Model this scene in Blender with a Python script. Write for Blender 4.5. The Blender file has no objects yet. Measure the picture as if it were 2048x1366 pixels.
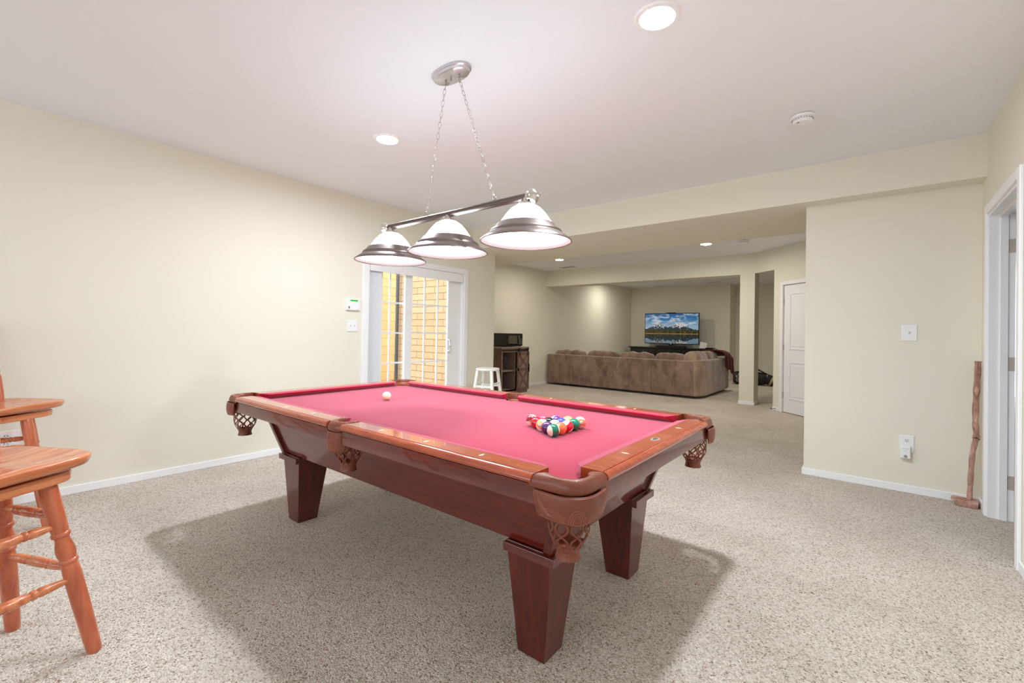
import bpy, bmesh, math, random
from mathutils import Vector, Matrix
random.seed(7)
PI = math.pi
sc = bpy.context.scene
C = bpy.context.collection

# ------------------------------------------------------------ camera
CAMZ = 1.184
yaw, pitch, roll, FPX, CY = 0.683, 0.009, 0.017, 897.9, 656.5
w_ = Vector((-math.sin(yaw)*math.cos(pitch), math.cos(yaw)*math.cos(pitch), math.sin(pitch)))
r0 = Vector((math.cos(yaw), math.sin(yaw), 0)); u0 = r0.cross(w_)
r_ = r0*math.cos(roll) + u0*math.sin(roll); u_ = -r0*math.sin(roll) + u0*math.cos(roll)
cam = bpy.data.cameras.new('camera'); cam_o = bpy.data.objects.new('camera', cam); C.objects.link(cam_o)
m = Matrix((r_, u_, -w_)).transposed().to_4x4(); m.translation = (0, 0, CAMZ)
cam_o.matrix_world = m
cam.sensor_width = 36; cam.lens = 36*FPX/2048; cam.shift_y = (CY-683)/2048; cam.clip_start = .05; cam.clip_end = 200
sc.camera = cam_o

# ------------------------------------------------------------ world, sun, exposure
sc.view_settings.view_transform = 'Standard'
sc.view_settings.look = 'None'
sc.view_settings.gamma = 1
sc.view_settings.use_curve_mapping = False
sc.view_settings.exposure = 0.40
W = bpy.data.worlds.new('world'); sc.world = W; W.use_nodes = True
bg = W.node_tree.nodes['Background']
bg.inputs[0].default_value = (0.80, 0.90, 1.0, 1); bg.inputs[1].default_value = 2.9
try:
    sc.cycles.use_denoising = True
    sc.cycles.diffuse_bounces = 6; sc.cycles.max_bounces = 12; sc.cycles.transparent_max_bounces = 24; sc.cycles.sample_clamp_indirect = 6
except Exception:
    pass
LAMP_NEAR = 660.0      # emission of the two recessed lights over the table
LAMP_FAR = 255.0       # recessed lights of the rooms beyond
SHADE_E = 11.0         # glowing glass of the table lamp

# ------------------------------------------------------------ materials
MATS = {}
def srgb(r, g, b):
    f = lambda c: (c/255/12.92) if c/255 <= .04045 else ((c/255+.055)/1.055)**2.4
    return (f(r), f(g), f(b), 1)
def mat(name, col=(.8, .8, .8, 1), rough=.5, metal=0, spec=.5, emit=None, estr=0, trans=0, coat=0, sheen=0, bump=None, vary=None, ior=1.45):
    if name in MATS: return MATS[name]
    M = bpy.data.materials.new(name); M.use_nodes = True
    nt = M.node_tree; b = nt.nodes['Principled BSDF']
    b.inputs['Base Color'].default_value = col; b.inputs['Roughness'].default_value = rough
    b.inputs['Metallic'].default_value = metal; b.inputs['Specular IOR Level'].default_value = spec
    b.inputs['Transmission Weight'].default_value = trans; b.inputs['Coat Weight'].default_value = coat
    b.inputs['Sheen Weight'].default_value = sheen; b.inputs['IOR'].default_value = ior
    if emit: b.inputs['Emission Color'].default_value = emit; b.inputs['Emission Strength'].default_value = estr
    tc = nt.nodes.new('ShaderNodeTexCoord')
    if vary:      # (scale, amount, stretch)
        n = nt.nodes.new('ShaderNodeTexNoise'); n.inputs['Scale'].default_value = vary[0]; n.inputs['Detail'].default_value = 5
        mp = nt.nodes.new('ShaderNodeMapping'); mp.inputs['Scale'].default_value = vary[2] if len(vary) > 2 else (1, 1, 1)
        nt.links.new(tc.outputs['Object'], mp.inputs[0]); nt.links.new(mp.outputs[0], n.inputs['Vector'])
        cr = nt.nodes.new('ShaderNodeValToRGB')
        cr.color_ramp.elements[0].position = .3; cr.color_ramp.elements[1].position = .7
        k = vary[1]
        cr.color_ramp.elements[0].color = (col[0]*(1-k), col[1]*(1-k), col[2]*(1-k), 1)
        cr.color_ramp.elements[1].color = (min(1, col[0]*(1+k)), min(1, col[1]*(1+k)), min(1, col[2]*(1+k)), 1)
        nt.links.new(n.outputs['Fac'], cr.inputs[0]); nt.links.new(cr.outputs[0], b.inputs['Base Color'])
    if bump:      # (scale, strength, distance)
        n = nt.nodes.new('ShaderNodeTexNoise'); n.inputs['Scale'].default_value = bump[0]; n.inputs['Detail'].default_value = 3
        nt.links.new(tc.outputs['Object'], n.inputs['Vector'])
        bp = nt.nodes.new('ShaderNodeBump'); bp.inputs['Strength'].default_value = bump[1]; bp.inputs['Distance'].default_value = bump[2]
        nt.links.new(n.outputs['Fac'], bp.inputs['Height']); nt.links.new(bp.outputs[0], b.inputs['Normal'])
    MATS[name] = M
    return M
def wood(name, c1, c2, rough=.3, coat=.3, scale=6, stretch=(1, 12, 12), spec=.5, dist=1.2):
    M = mat(name, c1, rough, coat=coat, spec=spec); nt = M.node_tree; b = nt.nodes['Principled BSDF']
    tc = nt.nodes.new('ShaderNodeTexCoord'); mp = nt.nodes.new('ShaderNodeMapping'); mp.inputs['Scale'].default_value = stretch
    n = nt.nodes.new('ShaderNodeTexNoise'); n.inputs['Scale'].default_value = scale; n.inputs['Detail'].default_value = 8; n.inputs['Distortion'].default_value = dist
    cr = nt.nodes.new('ShaderNodeValToRGB'); cr.color_ramp.elements[0].position = .32; cr.color_ramp.elements[1].position = .68
    cr.color_ramp.elements[0].color = c1; cr.color_ramp.elements[1].color = c2
    nt.links.new(tc.outputs['Object'], mp.inputs[0]); nt.links.new(mp.outputs[0], n.inputs['Vector'])
    nt.links.new(n.outputs['Fac'], cr.inputs[0]); nt.links.new(cr.outputs[0], b.inputs['Base Color'])
    return M
wall_m = mat('cream_wall_paint', srgb(233, 228, 213), .9, spec=.2, bump=(160, .06, .002))
ceil_m = mat('ceiling_paint', srgb(238, 242, 247), .95, spec=.1, bump=(120, .05, .002))
trim_m = mat('white_trim_paint', srgb(244, 244, 246), .35)
door_m = mat('white_door_paint', srgb(240, 241, 246), .4)
plastic_m = mat('white_plastic', srgb(240, 240, 242), .35)
steel_m = mat('brushed_nickel', srgb(178, 168, 160), .3, metal=1, bump=(300, .05, .0005))
chrome_m = mat('polished_nickel', srgb(215, 208, 202), .16, metal=1)
dark_m = mat('black_slot', srgb(20, 18, 18), .6)
black_m = mat('black_lacquer', srgb(26, 22, 22), .28, coat=.3)
cherry_top = wood('cherry_rail_wood', srgb(150, 62, 36), srgb(186, 86, 50), .16, .7, 5, (1, 14, 14))
cherry = wood('cherry_wood', srgb(82, 19, 13), srgb(114, 33, 24), .3, .8, 4, (1, 10, 10))
cherry_v = wood('cherry_wood_upright', srgb(70, 17, 11), srgb(106, 31, 20), .3, .7, 4, (10, 10, 1))
leather = mat('brown_leather', srgb(122, 62, 42), .42, coat=.15, bump=(220, .25, .001), vary=(9, .15))
oak = wood('orange_oak', srgb(186, 98, 62), srgb(224, 146, 98), .26, .5, 2.6, (1.0, 14, 14), dist=.25)
oak_v = wood('orange_oak_turned', srgb(170, 84, 56), srgb(204, 112, 76), .28, .5, 5, (9, 9, 1), dist=.4)
rustic = wood('rustic_brown_wood', srgb(84, 62, 52), srgb(132, 102, 88), .7, 0, 7, (8, 8, 1.2))
rustic_l = wood('weathered_plank', srgb(112, 90, 80), srgb(166, 140, 126), .8, 0, 9, (10, 10, 1.5))

# cloth of the table
felt = mat('red_felt', srgb(164, 14, 42), .95, spec=.08, sheen=.8, bump=(900, .3, .0006), vary=(700, .12))
felt.node_tree.nodes['Principled BSDF'].inputs['Sheen Tint'].default_value = srgb(245, 205, 232)
felt.node_tree.nodes['Principled BSDF'].inputs['Sheen Roughness'].default_value = .45

# carpet
def carpet():
    M = bpy.data.materials.new('beige_frieze_carpet'); M.use_nodes = True; nt = M.node_tree; b = nt.nodes['Principled BSDF']
    N = nt.nodes.new; L = nt.links.new
    b.inputs['Roughness'].default_value = 1; b.inputs['Specular IOR Level'].default_value = .05
    b.inputs['Sheen Weight'].default_value = .15
    tc = N('ShaderNodeTexCoord')
    n0 = N('ShaderNodeTexNoise'); n0.inputs['Scale'].default_value = 60; n0.inputs['Detail'].default_value = 2
    L(tc.outputs['Object'], n0.inputs['Vector'])
    ad = N('ShaderNodeVectorMath'); ad.operation = 'MULTIPLY_ADD'; ad.inputs[1].default_value = (.012, .012, .012)
    L(n0.outputs['Color'], ad.inputs[0]); L(tc.outputs['Object'], ad.inputs[2])
    vo = N('ShaderNodeTexVoronoi'); vo.inputs['Scale'].default_value = 175; L(ad.outputs[0], vo.inputs['Vector'])
    vs = N('ShaderNodeSeparateColor'); L(vo.outputs['Color'], vs.inputs[0])
    cr = N('ShaderNodeValToRGB'); e = cr.color_ramp.elements
    e[0].position = 0; e[0].color = srgb(150, 124, 106); e[1].position = 1; e[1].color = srgb(250, 240, 228)
    for p, c in ((.10, (204, 184, 164)), (.26, (226, 212, 196)), (.6, (240, 229, 215))):
        q = e.new(p); q.color = srgb(*c)
    L(vs.outputs[0], cr.inputs[0])
    # broad pile direction patches
    n1 = N('ShaderNodeTexNoise'); n1.inputs['Scale'].default_value = 1.6; n1.inputs['Detail'].default_value = 3; L(tc.outputs['Object'], n1.inputs['Vector'])
    c1 = N('ShaderNodeValToRGB'); c1.color_ramp.elements[0].position = .35; c1.color_ramp.elements[1].position = .65
    c1.color_ramp.elements[0].color = (.88, .86, .84, 1); c1.color_ramp.elements[1].color = (1, 1, 1, 1)
    L(n1.outputs['Fac'], c1.inputs[0])
    mx = N('ShaderNodeMixRGB'); mx.blend_type = 'MULTIPLY'; mx.inputs[0].default_value = 1
    L(cr.outputs[0], mx.inputs[1]); L(c1.outputs[0], mx.inputs[2]); L(mx.outputs[0], b.inputs['Base Color'])
    inv = N('ShaderNodeMath'); inv.operation = 'MULTIPLY'; inv.inputs[1].default_value = -1.0; L(vo.outputs['Distance'], inv.inputs[0])
    n2 = N('ShaderNodeTexNoise'); n2.inputs['Scale'].default_value = 120; n2.inputs['Detail'].default_value = 3; L(tc.outputs['Object'], n2.inputs['Vector'])
    sm = N('ShaderNodeMath'); sm.operation = 'ADD'; L(inv.outputs[0], sm.inputs[0]); L(n2.outputs['Fac'], sm.inputs[1])
    bp = N('ShaderNodeBump'); bp.inputs['Strength'].default_value = 1; bp.inputs['Distance'].default_value = .008
    L(sm.outputs[0], bp.inputs['Height']); L(bp.outputs[0], b.inputs['Normal'])
    return M
carpet_m = carpet()

def brick(name, c1, c2, mortar, sx, sz, axis='y'):
    M = bpy.data.materials.new(name); M.use_nodes = True; nt = M.node_tree; b = nt.nodes['Principled BSDF']
    N = nt.nodes.new; L = nt.links.new
    tc = N('ShaderNodeTexCoord'); sp = N('ShaderNodeSeparateXYZ'); cb = N('ShaderNodeCombineXYZ'); L(tc.outputs['Object'], sp.inputs[0])
    L(sp.outputs['X' if axis == 'y' else 'Y'], cb.inputs[0]); L(sp.outputs['Z'], cb.inputs[1])
    br = N('ShaderNodeTexBrick'); L(cb.outputs[0], br.inputs['Vector'])
    br.inputs['Color1'].default_value = c1; br.inputs['Color2'].default_value = c2; br.inputs['Mortar'].default_value = mortar
    br.inputs['Scale'].default_value = 1; br.inputs['Brick Width'].default_value = sx; br.inputs['Row Height'].default_value = sz
    br.inputs['Mortar Size'].default_value = .004; br.inputs['Mortar Smooth'].default_value = .3
    n = N('ShaderNodeTexNoise'); n.inputs['Scale'].default_value = 40; n.inputs['Detail'].default_value = 6; L(tc.outputs['Object'], n.inputs['Vector'])
    mx = N('ShaderNodeMixRGB'); mx.blend_type = 'OVERLAY'; mx.inputs[0].default_value = .35; L(br.outputs['Color'], mx.inputs[1]); L(n.outputs['Color'], mx.inputs[2])
    L(mx.outputs[0], b.inputs['Base Color']); b.inputs['Roughness'].default_value = .9
    ng = N('ShaderNodeMath'); ng.operation = 'SUBTRACT'; ng.inputs[0].default_value = 1; L(br.outputs['Fac'], ng.inputs[1])
    bp = N('ShaderNodeBump'); bp.inputs['Distance'].default_value = .01; L(ng.outputs[0], bp.inputs['Height']); L(bp.outputs[0], b.inputs['Normal'])
    return M
brick_m = brick('tan_brick', srgb(214, 180, 140), srgb(206, 170, 128), srgb(140, 106, 74), .42, .105)
brick_s = brick('yellow_painted_block', srgb(212, 174, 118), srgb(206, 168, 110), srgb(184, 146, 90), .4, .2, 'x')

def glass_mat():
    M = bpy.data.materials.new('clear_pane'); M.use_nodes = True; nt = M.node_tree
    for n in list(nt.nodes): nt.nodes.remove(n)
    o = nt.nodes.new('ShaderNodeOutputMaterial'); mi = nt.nodes.new('ShaderNodeMixShader')
    t = nt.nodes.new('ShaderNodeBsdfTransparent'); g = nt.nodes.new('ShaderNodeBsdfGlossy'); g.inputs['Roughness'].default_value = .02
    fc = nt.nodes.new('ShaderNodeLayerWeight'); pw = nt.nodes.new('ShaderNodeMath'); pw.operation = 'POWER'; pw.inputs[1].default_value = 4
    lw = nt.nodes.new('ShaderNodeMath'); lw.operation = 'MULTIPLY_ADD'; lw.inputs[1].default_value = .6; lw.inputs[2].default_value = .03
    nt.links.new(fc.outputs['Facing'], pw.inputs[0]); nt.links.new(pw.outputs[0], lw.inputs[0])
    nt.links.new(lw.outputs[0], mi.inputs[0]); nt.links.new(t.outputs[0], mi.inputs[1]); nt.links.new(g.outputs[0], mi.inputs[2])
    nt.links.new(mi.outputs[0], o.inputs[0]); return M
pane_m = glass_mat()

def emis(name, col, s):
    return mat(name, (.9, .9, .9, 1), .5, emit=col, estr=s)

# ------------------------------------------------------------ mesh helpers
class MB:
    def __init__(s): s.bm = bmesh.new(); s.mi = 0
    def face(s, vs):
        try:
            f = s.bm.faces.new(vs); f.material_index = s.mi; return f
        except ValueError: return None
    def box(s, x0, x1, y0, y1, z0, z1):
        v = [s.bm.verts.new(p) for p in ((x0,y0,z0),(x1,y0,z0),(x1,y1,z0),(x0,y1,z0),(x0,y0,z1),(x1,y0,z1),(x1,y1,z1),(x0,y1,z1))]
        for q in ((0,3,2,1),(4,5,6,7),(0,1,5,4),(1,2,6,5),(2,3,7,6),(3,0,4,7)): s.face([v[i] for i in q])
        return s
    def hexa(s, bot, top):
        """bot/top: four points each, same winding"""
        b = [s.bm.verts.new(p) for p in bot]; t = [s.bm.verts.new(p) for p in top]; n = len(b)
        s.face(b[::-1]); s.face(t)
        for i in range(n): s.face([b[i], b[(i+1) % n], t[(i+1) % n], t[i]])
        return s
    def prism(s, poly, f0, f1):
        """poly: 2d points; f0(p)->3d start, f1(p)->3d end"""
        return s.hexa([f0(p) for p in poly], [f1(p) for p in poly])
    def loft(s, rings, closed=True, caps=True):
        R = [[s.bm.verts.new(p) for p in r] for r in rings]; n = len(R[0])
        for a, b in zip(R, R[1:]):
            for i in range(n if closed else n-1):
                j = (i+1) % n
                s.face([a[i], a[j], b[j], b[i]])
        if caps and closed: s.face(R[0][::-1]); s.face(R[-1])
        return s
    def lathe(s, prof, c=(0, 0, 0), n=32, axis='z', caps=False, M=None):
        rings = []
        for r, z in prof:
            ring = []
            for i in range(n):
                a = 2*PI*i/n; p = Vector((r*math.cos(a), r*math.sin(a), z))
                if axis == 'x': p = Vector((p.z, p.x, p.y))
                if axis == 'y': p = Vector((p.x, p.z, p.y))
                if M is not None: p = M @ p
                ring.append(p + Vector(c))
            rings.append(ring)
        return s.loft(rings, True, caps)
    def turned(s, p0, p1, prof, n=20):
        """turned post from p0 to p1; prof: (t, r)"""
        p0, p1 = Vector(p0), Vector(p1); d = p1-p0; Q = d.to_track_quat('Z', 'Y').to_matrix(); L = d.length
        rings = [[p0 + Q @ Vector((r*math.cos(2*PI*i/n), r*math.sin(2*PI*i/n), t*L)) for i in range(n)] for t, r in prof]
        return s.loft(rings)
    def tube(s, pts, r, n=10, closed=False):
        pts = [Vector(p) for p in pts]; m_ = len(pts); rings = []
        up = Vector((.013, .021, 1))
        for i, p in enumerate(pts):
            a = pts[(i-1) % m_] if (closed or i > 0) else p; b = pts[(i+1) % m_] if (closed or i < m_-1) else p
            t = (b-a).normalized(); x = t.cross(up)
            if x.length < 1e-3: x = t.cross(Vector((0, 1, .01)))
            x.normalize(); y = x.cross(t)
            rr = r(i/(m_-1)) if callable(r) else r
            rings.append([p + x*rr*math.cos(2*PI*k/n) + y*rr*math.sin(2*PI*k/n) for k in range(n)])
        if closed: rings.append(rings[0]); s.loft(rings, True, False); bmesh.ops.remove_doubles(s.bm, verts=s.bm.verts, dist=1e-6)
        else: s.loft(rings)
        return s
    def build(s, name, mats, parent=None, smooth=None, bevel=0, segs=2, loc=None, subsurf=0, thick=0):
        bmesh.ops.recalc_face_normals(s.bm, faces=s.bm.faces)
        me = bpy.data.meshes.new(name); s.bm.to_mesh(me); s.bm.free()
        for mm in (mats if isinstance(mats, (list, tuple)) else [mats]): me.materials.append(mm)
        o = bpy.data.objects.new(name, me); C.objects.link(o)
        if parent: o.parent = parent
        if loc: o.location = loc
        if smooth:
            me.polygons.foreach_set('use_smooth', [True]*len(me.polygons))
            me.set_sharp_from_angle(angle=math.radians(smooth))
        if thick:
            q = o.modifiers.new('thick', 'SOLIDIFY'); q.thickness = thick; q.offset = 0
        if bevel:
            q = o.modifiers.new('bevel', 'BEVEL'); q.width = bevel; q.segments = segs; q.limit_method = 'ANGLE'; q.angle_limit = math.radians(40)
        if subsurf:
            q = o.modifiers.new('sub', 'SUBSURF'); q.levels = q.render_levels = subsurf
        return o
def tag(o, label, cat, group=None, kind=None):
    o['label'] = label; o['category'] = cat
    if group: o['group'] = group
    if kind: o['kind'] = kind
    return o
def thing(name, label, cat, loc=(0, 0, 0), rz=0, group=None):
    o = bpy.data.objects.new(name, None); C.objects.link(o); o.location = loc; o.rotation_euler = (0, 0, rz); o.empty_display_size = .05
    return tag(o, label, cat, group)
def struct(name, mb, m_, label=None, **k):
    o = mb.build(name, m_, **k); o['kind'] = 'structure'
    if label: o['label'] = label
    return o
def sempty(name, label, loc=(0, 0, 0), rz=0):
    o = bpy.data.objects.new(name, None); C.objects.link(o); o.location = loc; o.rotation_euler = (0, 0, rz)
    o['kind'] = 'structure'; o['label'] = label; return o
def copy_tree(o, parent=None):
    c = o.copy(); C.objects.link(c)
    if parent: c.parent = parent
    for ch in list(o.children): copy_tree(ch, c)
    return c
def arc(c, r, a0, a1, n):
    return [(c[0]+r*math.cos(math.radians(a0+(a1-a0)*i/n)), c[1]+r*math.sin(math.radians(a0+(a1-a0)*i/n))) for i in range(n+1)]

# ============================================================ SETTING
H = 2.62; XL = -4.369; XF = -6.0; XR = .583; YB = 4.635; YJ = 4.95; YT = 13.3; YK = -3.2
struct('floor', MB().box(XL-.2, 3.2, YK-.1, YJ-.1, -.08, 0).box(XF-.1, 3.2, YJ-.1, 14.2, -.08, 0), carpet_m, 'beige frieze carpet over the whole floor')
struct('ceiling', MB().box(XL-.2, 3.2, YK-.1, YJ-.05, H, H+.1).box(XF-.1, 3.2, YJ-.05, 14.2, H, H+.1), ceil_m, 'flat white ceiling')
# left wall with the sliding door opening
DY0, DY1, DZ = 2.835, 4.325, 1.965
struct('wall_left', MB().box(XL-.16, XL, YK, DY0, 0, H).box(XL-.16, XL, DY1, YJ, 0, H).box(XL-.16, XL, DY0, DY1, DZ, H), wall_m, 'long cream wall on the left, sliding door in it')
struct('wall_jog', MB().box(XF-.16, XL-.16, YJ-.1, YJ, 0, H), wall_m)
struct('wall_left_far', MB().box(XF-.16, XF, YJ, 14.2, 0, H), wall_m, 'cream wall beyond the corner, behind the cabinet and sofa')
struct('wall_partition', MB().box(-.487, XR, YB, YB+.12, 0, H), wall_m, 'short cream wall with light switch and outlet')
RY0, RY1, RZ = 3.51, 4.38, 2.04
struct('wall_right', MB().box(XR, XR+.117, YK, RY0, 0, H).box(XR, XR+.117, RY1, 14.2, 0, H).box(XR, XR+.117, RY0, RY1, RZ, H), wall_m, 'cream wall at the right edge with an open doorway')
struct('wall_behind', MB().box(XL-.16, 3.2, YK-.12, YK, 0, .25).box(XL-.16, 3.2, YK-.12, YK, 2.45, H).box(XL-.16, 3.2, YK-.12, YK, .25, 1.0).box(XL-.16, -4.2, YK-.12, YK, 1.0, 2.45).box(-1.6, -1.4, YK-.12, YK, 1.0, 2.45).box(1.2, 3.2, YK-.12, YK, 1.0, 2.45), wall_m, 'unseen wall behind the camera with two wide openings added for fill light')  # openings are added in this unseen wall to let in fill light
struct('wall_side_room', MB().box(3.1, 3.2, YK, 14.2, 0, H), wall_m)
struct('wall_far', MB().box(XF, -3.13, YT, YT+.1, 0, H).box(-3.23, -3.13, YT+.1, 13.95, 0, H).box(-3.13, XR, 13.95, 14.05, 0, H), wall_m, 'far cream wall behind the television')
struct('wall_soffit', MB().box(XL, XR, 4.455, 5.775, 2.316, H).box(XF, XL, YJ, 5.775, 2.316, H), wall_m, 'dropped soffit across the room')
struct('wall_beam', MB().box(XF, -1.64, 8.62, 8.97, 2.262, H), wall_m, 'boxed beam ahead of the sofa room')
struct('wall_column', MB().box(-1.872, -1.64, 8.62, 8.97, 0, 2.262), wall_m, 'square cream column at the end of the beam')
struct('baseboard_column', MB().box(-1.884, -1.628, 8.608, 8.982, 0, .06), trim_m, bevel=.004)
# angled wall with the white door
A = Vector((-1.64, 8.62, 0)); D45 = Vector((.744, -.668, 0)).normalized(); N45 = Vector((D45.y, -D45.x, 0))     # N45 faces the camera side
if N45.y > 0: N45 = -N45
def on45(t, off, z): p = A + D45*t + N45*off; return (p.x, p.y, z)
def slab45(mb, t0, t1, o0, o1, z0, z1):
    return mb.hexa([on45(t0, o0, z0), on45(t1, o0, z0), on45(t1, o1, z0), on45(t0, o1, z0)], [on45(t0, o0, z1), on45(t1, o0, z1), on45(t1, o1, z1), on45(t0, o1, z1)])
T0 = .455; TD0 = .66; TD1 = 1.42; T1 = 2.2
mb = MB(); slab45(mb, 0, T0, -.12, 0, 2.27, H); slab45(mb, T0, TD0, -.12, 0, 0, H); slab45(mb, TD1, T1, -.12, 0, 0, H); slab45(mb, TD0, TD1, -.12, 0, 2.0, H)
struct('wall_angled', mb, wall_m, 'angled cream wall holding the white panel door')
e = on45(T1, -.06, 0)
struct('wall_closing', MB().box(e[0]-.06, XR, e[1]-.06, e[1]+.06, 0, H), wall_m)
# baseboards
bh, bt = .058, .013
struct('baseboard_left', MB().box(XL, XL+bt, YK, 2.765, 0, bh).box(XL, XL+bt, 4.395, YJ+bt, 0, bh), trim_m, bevel=.004)
struct('baseboard_left_far', MB().box(XF, XF+bt, YJ, YT, 0, bh).box(XF, XL+bt, YJ, YJ+bt, 0, bh), trim_m, bevel=.004)
struct('baseboard_partition', MB().box(-.487-bt, XR, YB-bt, YB, 0, bh).box(-.487-bt, -.487, YB, YB+.12, 0, bh), trim_m, bevel=.004)
struct('baseboard_right', MB().box(XR-bt, XR, YK, RY0-.06, 0, bh).box(XR-bt, XR, RY1+.06, YB-bt, 0, bh), trim_m, bevel=.004)
struct('baseboard_far', MB().box(XF+bt, -3.13+bt, YT-bt, YT, 0, bh).box(-3.13, -3.13+bt, YT, 13.95, 0, bh).box(-3.13, XR, 13.95-bt, 13.95, 0, bh), trim_m, bevel=.004)
mb = MB(); slab45(mb, T0, TD0-.06, 0, bt, 0, bh); slab45(mb, TD1+.06, T1-.15, 0, bt, 0, bh)
struct('baseboard_angled', mb, trim_m, bevel=.004)

# ---- door 1: sliding patio door in the left wall
d1 = sempty('door_1', 'white sliding patio door with grid muntins, daylight and tan brick behind', (XL, 0, 0))
d1['category'] = 'door'
MB().box(0, .016, DY0-.068, DY0+.004, 0, DZ+.065).box(0, .016, DY1-.004, DY1+.064, 0, DZ+.065).box(0, .016, DY0+.004, DY1-.004, DZ-.004, DZ+.065).build('casing', trim_m, d1, bevel=.004)
MB().box(-.16, 0, DY0, DY0+.02, 0, DZ).box(-.16, 0, DY1-.02, DY1, 0, DZ).box(-.16, 0, DY0+.02, DY1-.02, DZ-.02, DZ).box(-.16, -.02, DY0+.02, DY1-.02, 0, .035).build('jamb', trim_m, d1)
def sash(name, x0, x1, y0, y1, st, cols, z0=.04, z1=DZ-.03, right_st=None):
    rs = right_st or st
    f = MB().box(x0, x1, y0, y0+st, z0, z1).box(x0, x1, y1-rs, y1, z0, z1).box(x0, x1, y0+st, y1-rs, z0, z0+.1).box(x0, x1, y0+st, y1-rs, z1-.07, z1).build(name, trim_m, d1, bevel=.003)
    MB().box((x0+x1)/2-.003, (x0+x1)/2+.003, y0+st, y1-rs, z0+.1, z1-.07).build('pane', pane_m, f)
    g = MB()
    for yy in cols: g.box((x0+x1)/2-.009, (x0+x1)/2+.009, yy-.008, yy+.008, z0+.1, z1-.07)
    for zz in (.435, .795, 1.152, 1.510): g.box((x0+x1)/2-.0085, (x0+x1)/2+.0085, y0+st, y1-rs, zz-.009, zz+.009)
    g.build('muntin_grid', trim_m, f)
    return f
sash('fixed_panel', -.125, -.09, DY0+.02, 3.50, .235, (3.20,), right_st=.085)
sl = sash('sliding_panel', -.075, -.04, 3.376, DY1-.02, .105, (3.684, 3.90), right_st=.235)
MB().tube([(-.04, 4.07, 1.08), (.0, 4.07, 1.07), (.012, 4.07, 1.0), (.0, 4.07, .93), (-.04, 4.07, .92)], .011, 10).box(-.04, -.03, 4.06, 4.11, .9, 1.1).build('door_handle', plastic_m, sl, smooth=50)
# valance and vertical blinds (hang from the door head)
bl = thing('vertical_blind', 'white vertical blind stacked at the left of the patio door under a white valance', 'blind', (XL, 0, 0))
MB().box(-.012, .012, 2.86, 4.29, 1.845, 1.955).build('valance', trim_m, bl, bevel=.003)
for i in range(9):
    y = 2.868+i*.0165
    a = math.radians(78 - i*2)
    dx, dy = .038*math.sin(a), .038*math.cos(a)
    MB().hexa([(-.045-dx, y-dy, .05), (-.045+dx, y+dy, .05), (-.045+dx-.001, y+dy+.0015, .05), (-.045-dx-.001, y-dy+.0015, .05)],
              [(-.045-dx, y-dy, 1.845), (-.045+dx, y+dy, 1.845), (-.045+dx-.001, y+dy+.0015, 1.845), (-.045-dx-.001, y-dy+.0015, 1.845)]).build('vane', plastic_m, bl)
# outside the door: areaway
struct('wall_outside_brick', MB().box(XF-.41, XL-.17, 4.75, 4.84, -.1, 4.2), brick_m, 'tan brick house wall outside the patio door')
struct('wall_outside_block', MB().box(-9.2, -9.0, 0, 9, -.1, 3.4), brick_s, 'yellow retaining wall outside the patio door')
struct('ground', MB().box(-9.2, XL-.2, -4, 4.75, -.2, -.09).box(-9.2, XF-.45, 4.75, 9, -.2, -.09), mat('concrete', srgb(190, 182, 170), .9, vary=(8, .1)))
struct('trim_1', MB().box(XF-.44, XF-.41, 4.735, 4.85, -.1, 4.2), trim_m, 'white corner board outside the patio door')
dp = MB().tube([(XF-.34, 4.69, 4), (XF-.34, 4.69, .2), (XF-.35, 4.6, .05)], .03, 12).build('downspout', mat('grey_metal', srgb(92, 92, 96), .5), smooth=50)
tag(dp, 'grey downspout standing at the corner of the brick wall outside the patio door', 'pipe')

# ---- door 2: open doorway at right
d2 = sempty('door_2', 'white doorway in the right wall, its door swung open into the next room'); d2['category'] = 'door'
MB().box(XR-.018, XR, RY1, RY1+.06, 0, RZ+.06).box(XR-.018, XR, RY0-.06, RY0, 0, RZ+.06).box(XR-.018, XR, RY0, RY1, RZ, RZ+.06).build('casing', trim_m, d2, bevel=.005)
MB().box(XR-.002, XR+.119, RY1-.016, RY1+.001, 0, RZ).box(XR-.002, XR+.119, RY0-.001, RY0+.016, 0, RZ).box(XR-.002, XR+.119, RY0+.016, RY1-.016, RZ-.016, RZ+.001).build('jamb', trim_m, d2)
MB().box(XR+.05, XR+.085, RY1-.028, RY1-.016, 0, RZ-.016).box(XR+.05, XR+.085, RY0+.016, RY0+.028, 0, RZ-.016).box(XR+.05, XR+.085, RY0+.028, RY1-.028, RZ-.028, RZ-.016).build('door_stop', trim_m, d2)
leaf = MB().box(XR+.14, XR+.98, RY1-.062, RY1-.027, .01, RZ-.02).build('door_leaf', door_m, d2, bevel=.002)
for z in (.25, 1.03, 1.81):
    hg = MB().box(XR+.088, XR+.118, RY1-.019, RY1-.0155, z-.045, z+.045)
    for q in (-.03, 0, .03): hg.lathe([(.0001, -.0005), (.003, -.0005), (.003, .0005), (.0001, .0005)], (XR+.1+.004*math.cos(q*99), RY1-.0195, z+q), 8, 'y')
    hg.tube([(XR+.125, RY1-.02, z-.045), (XR+.125, RY1-.02, z+.045)], .006, 8)
    hg.build('hinge', mat('satin_hinge', srgb(196, 184, 176), .45, metal=.25), d2, bevel=.001)

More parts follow.
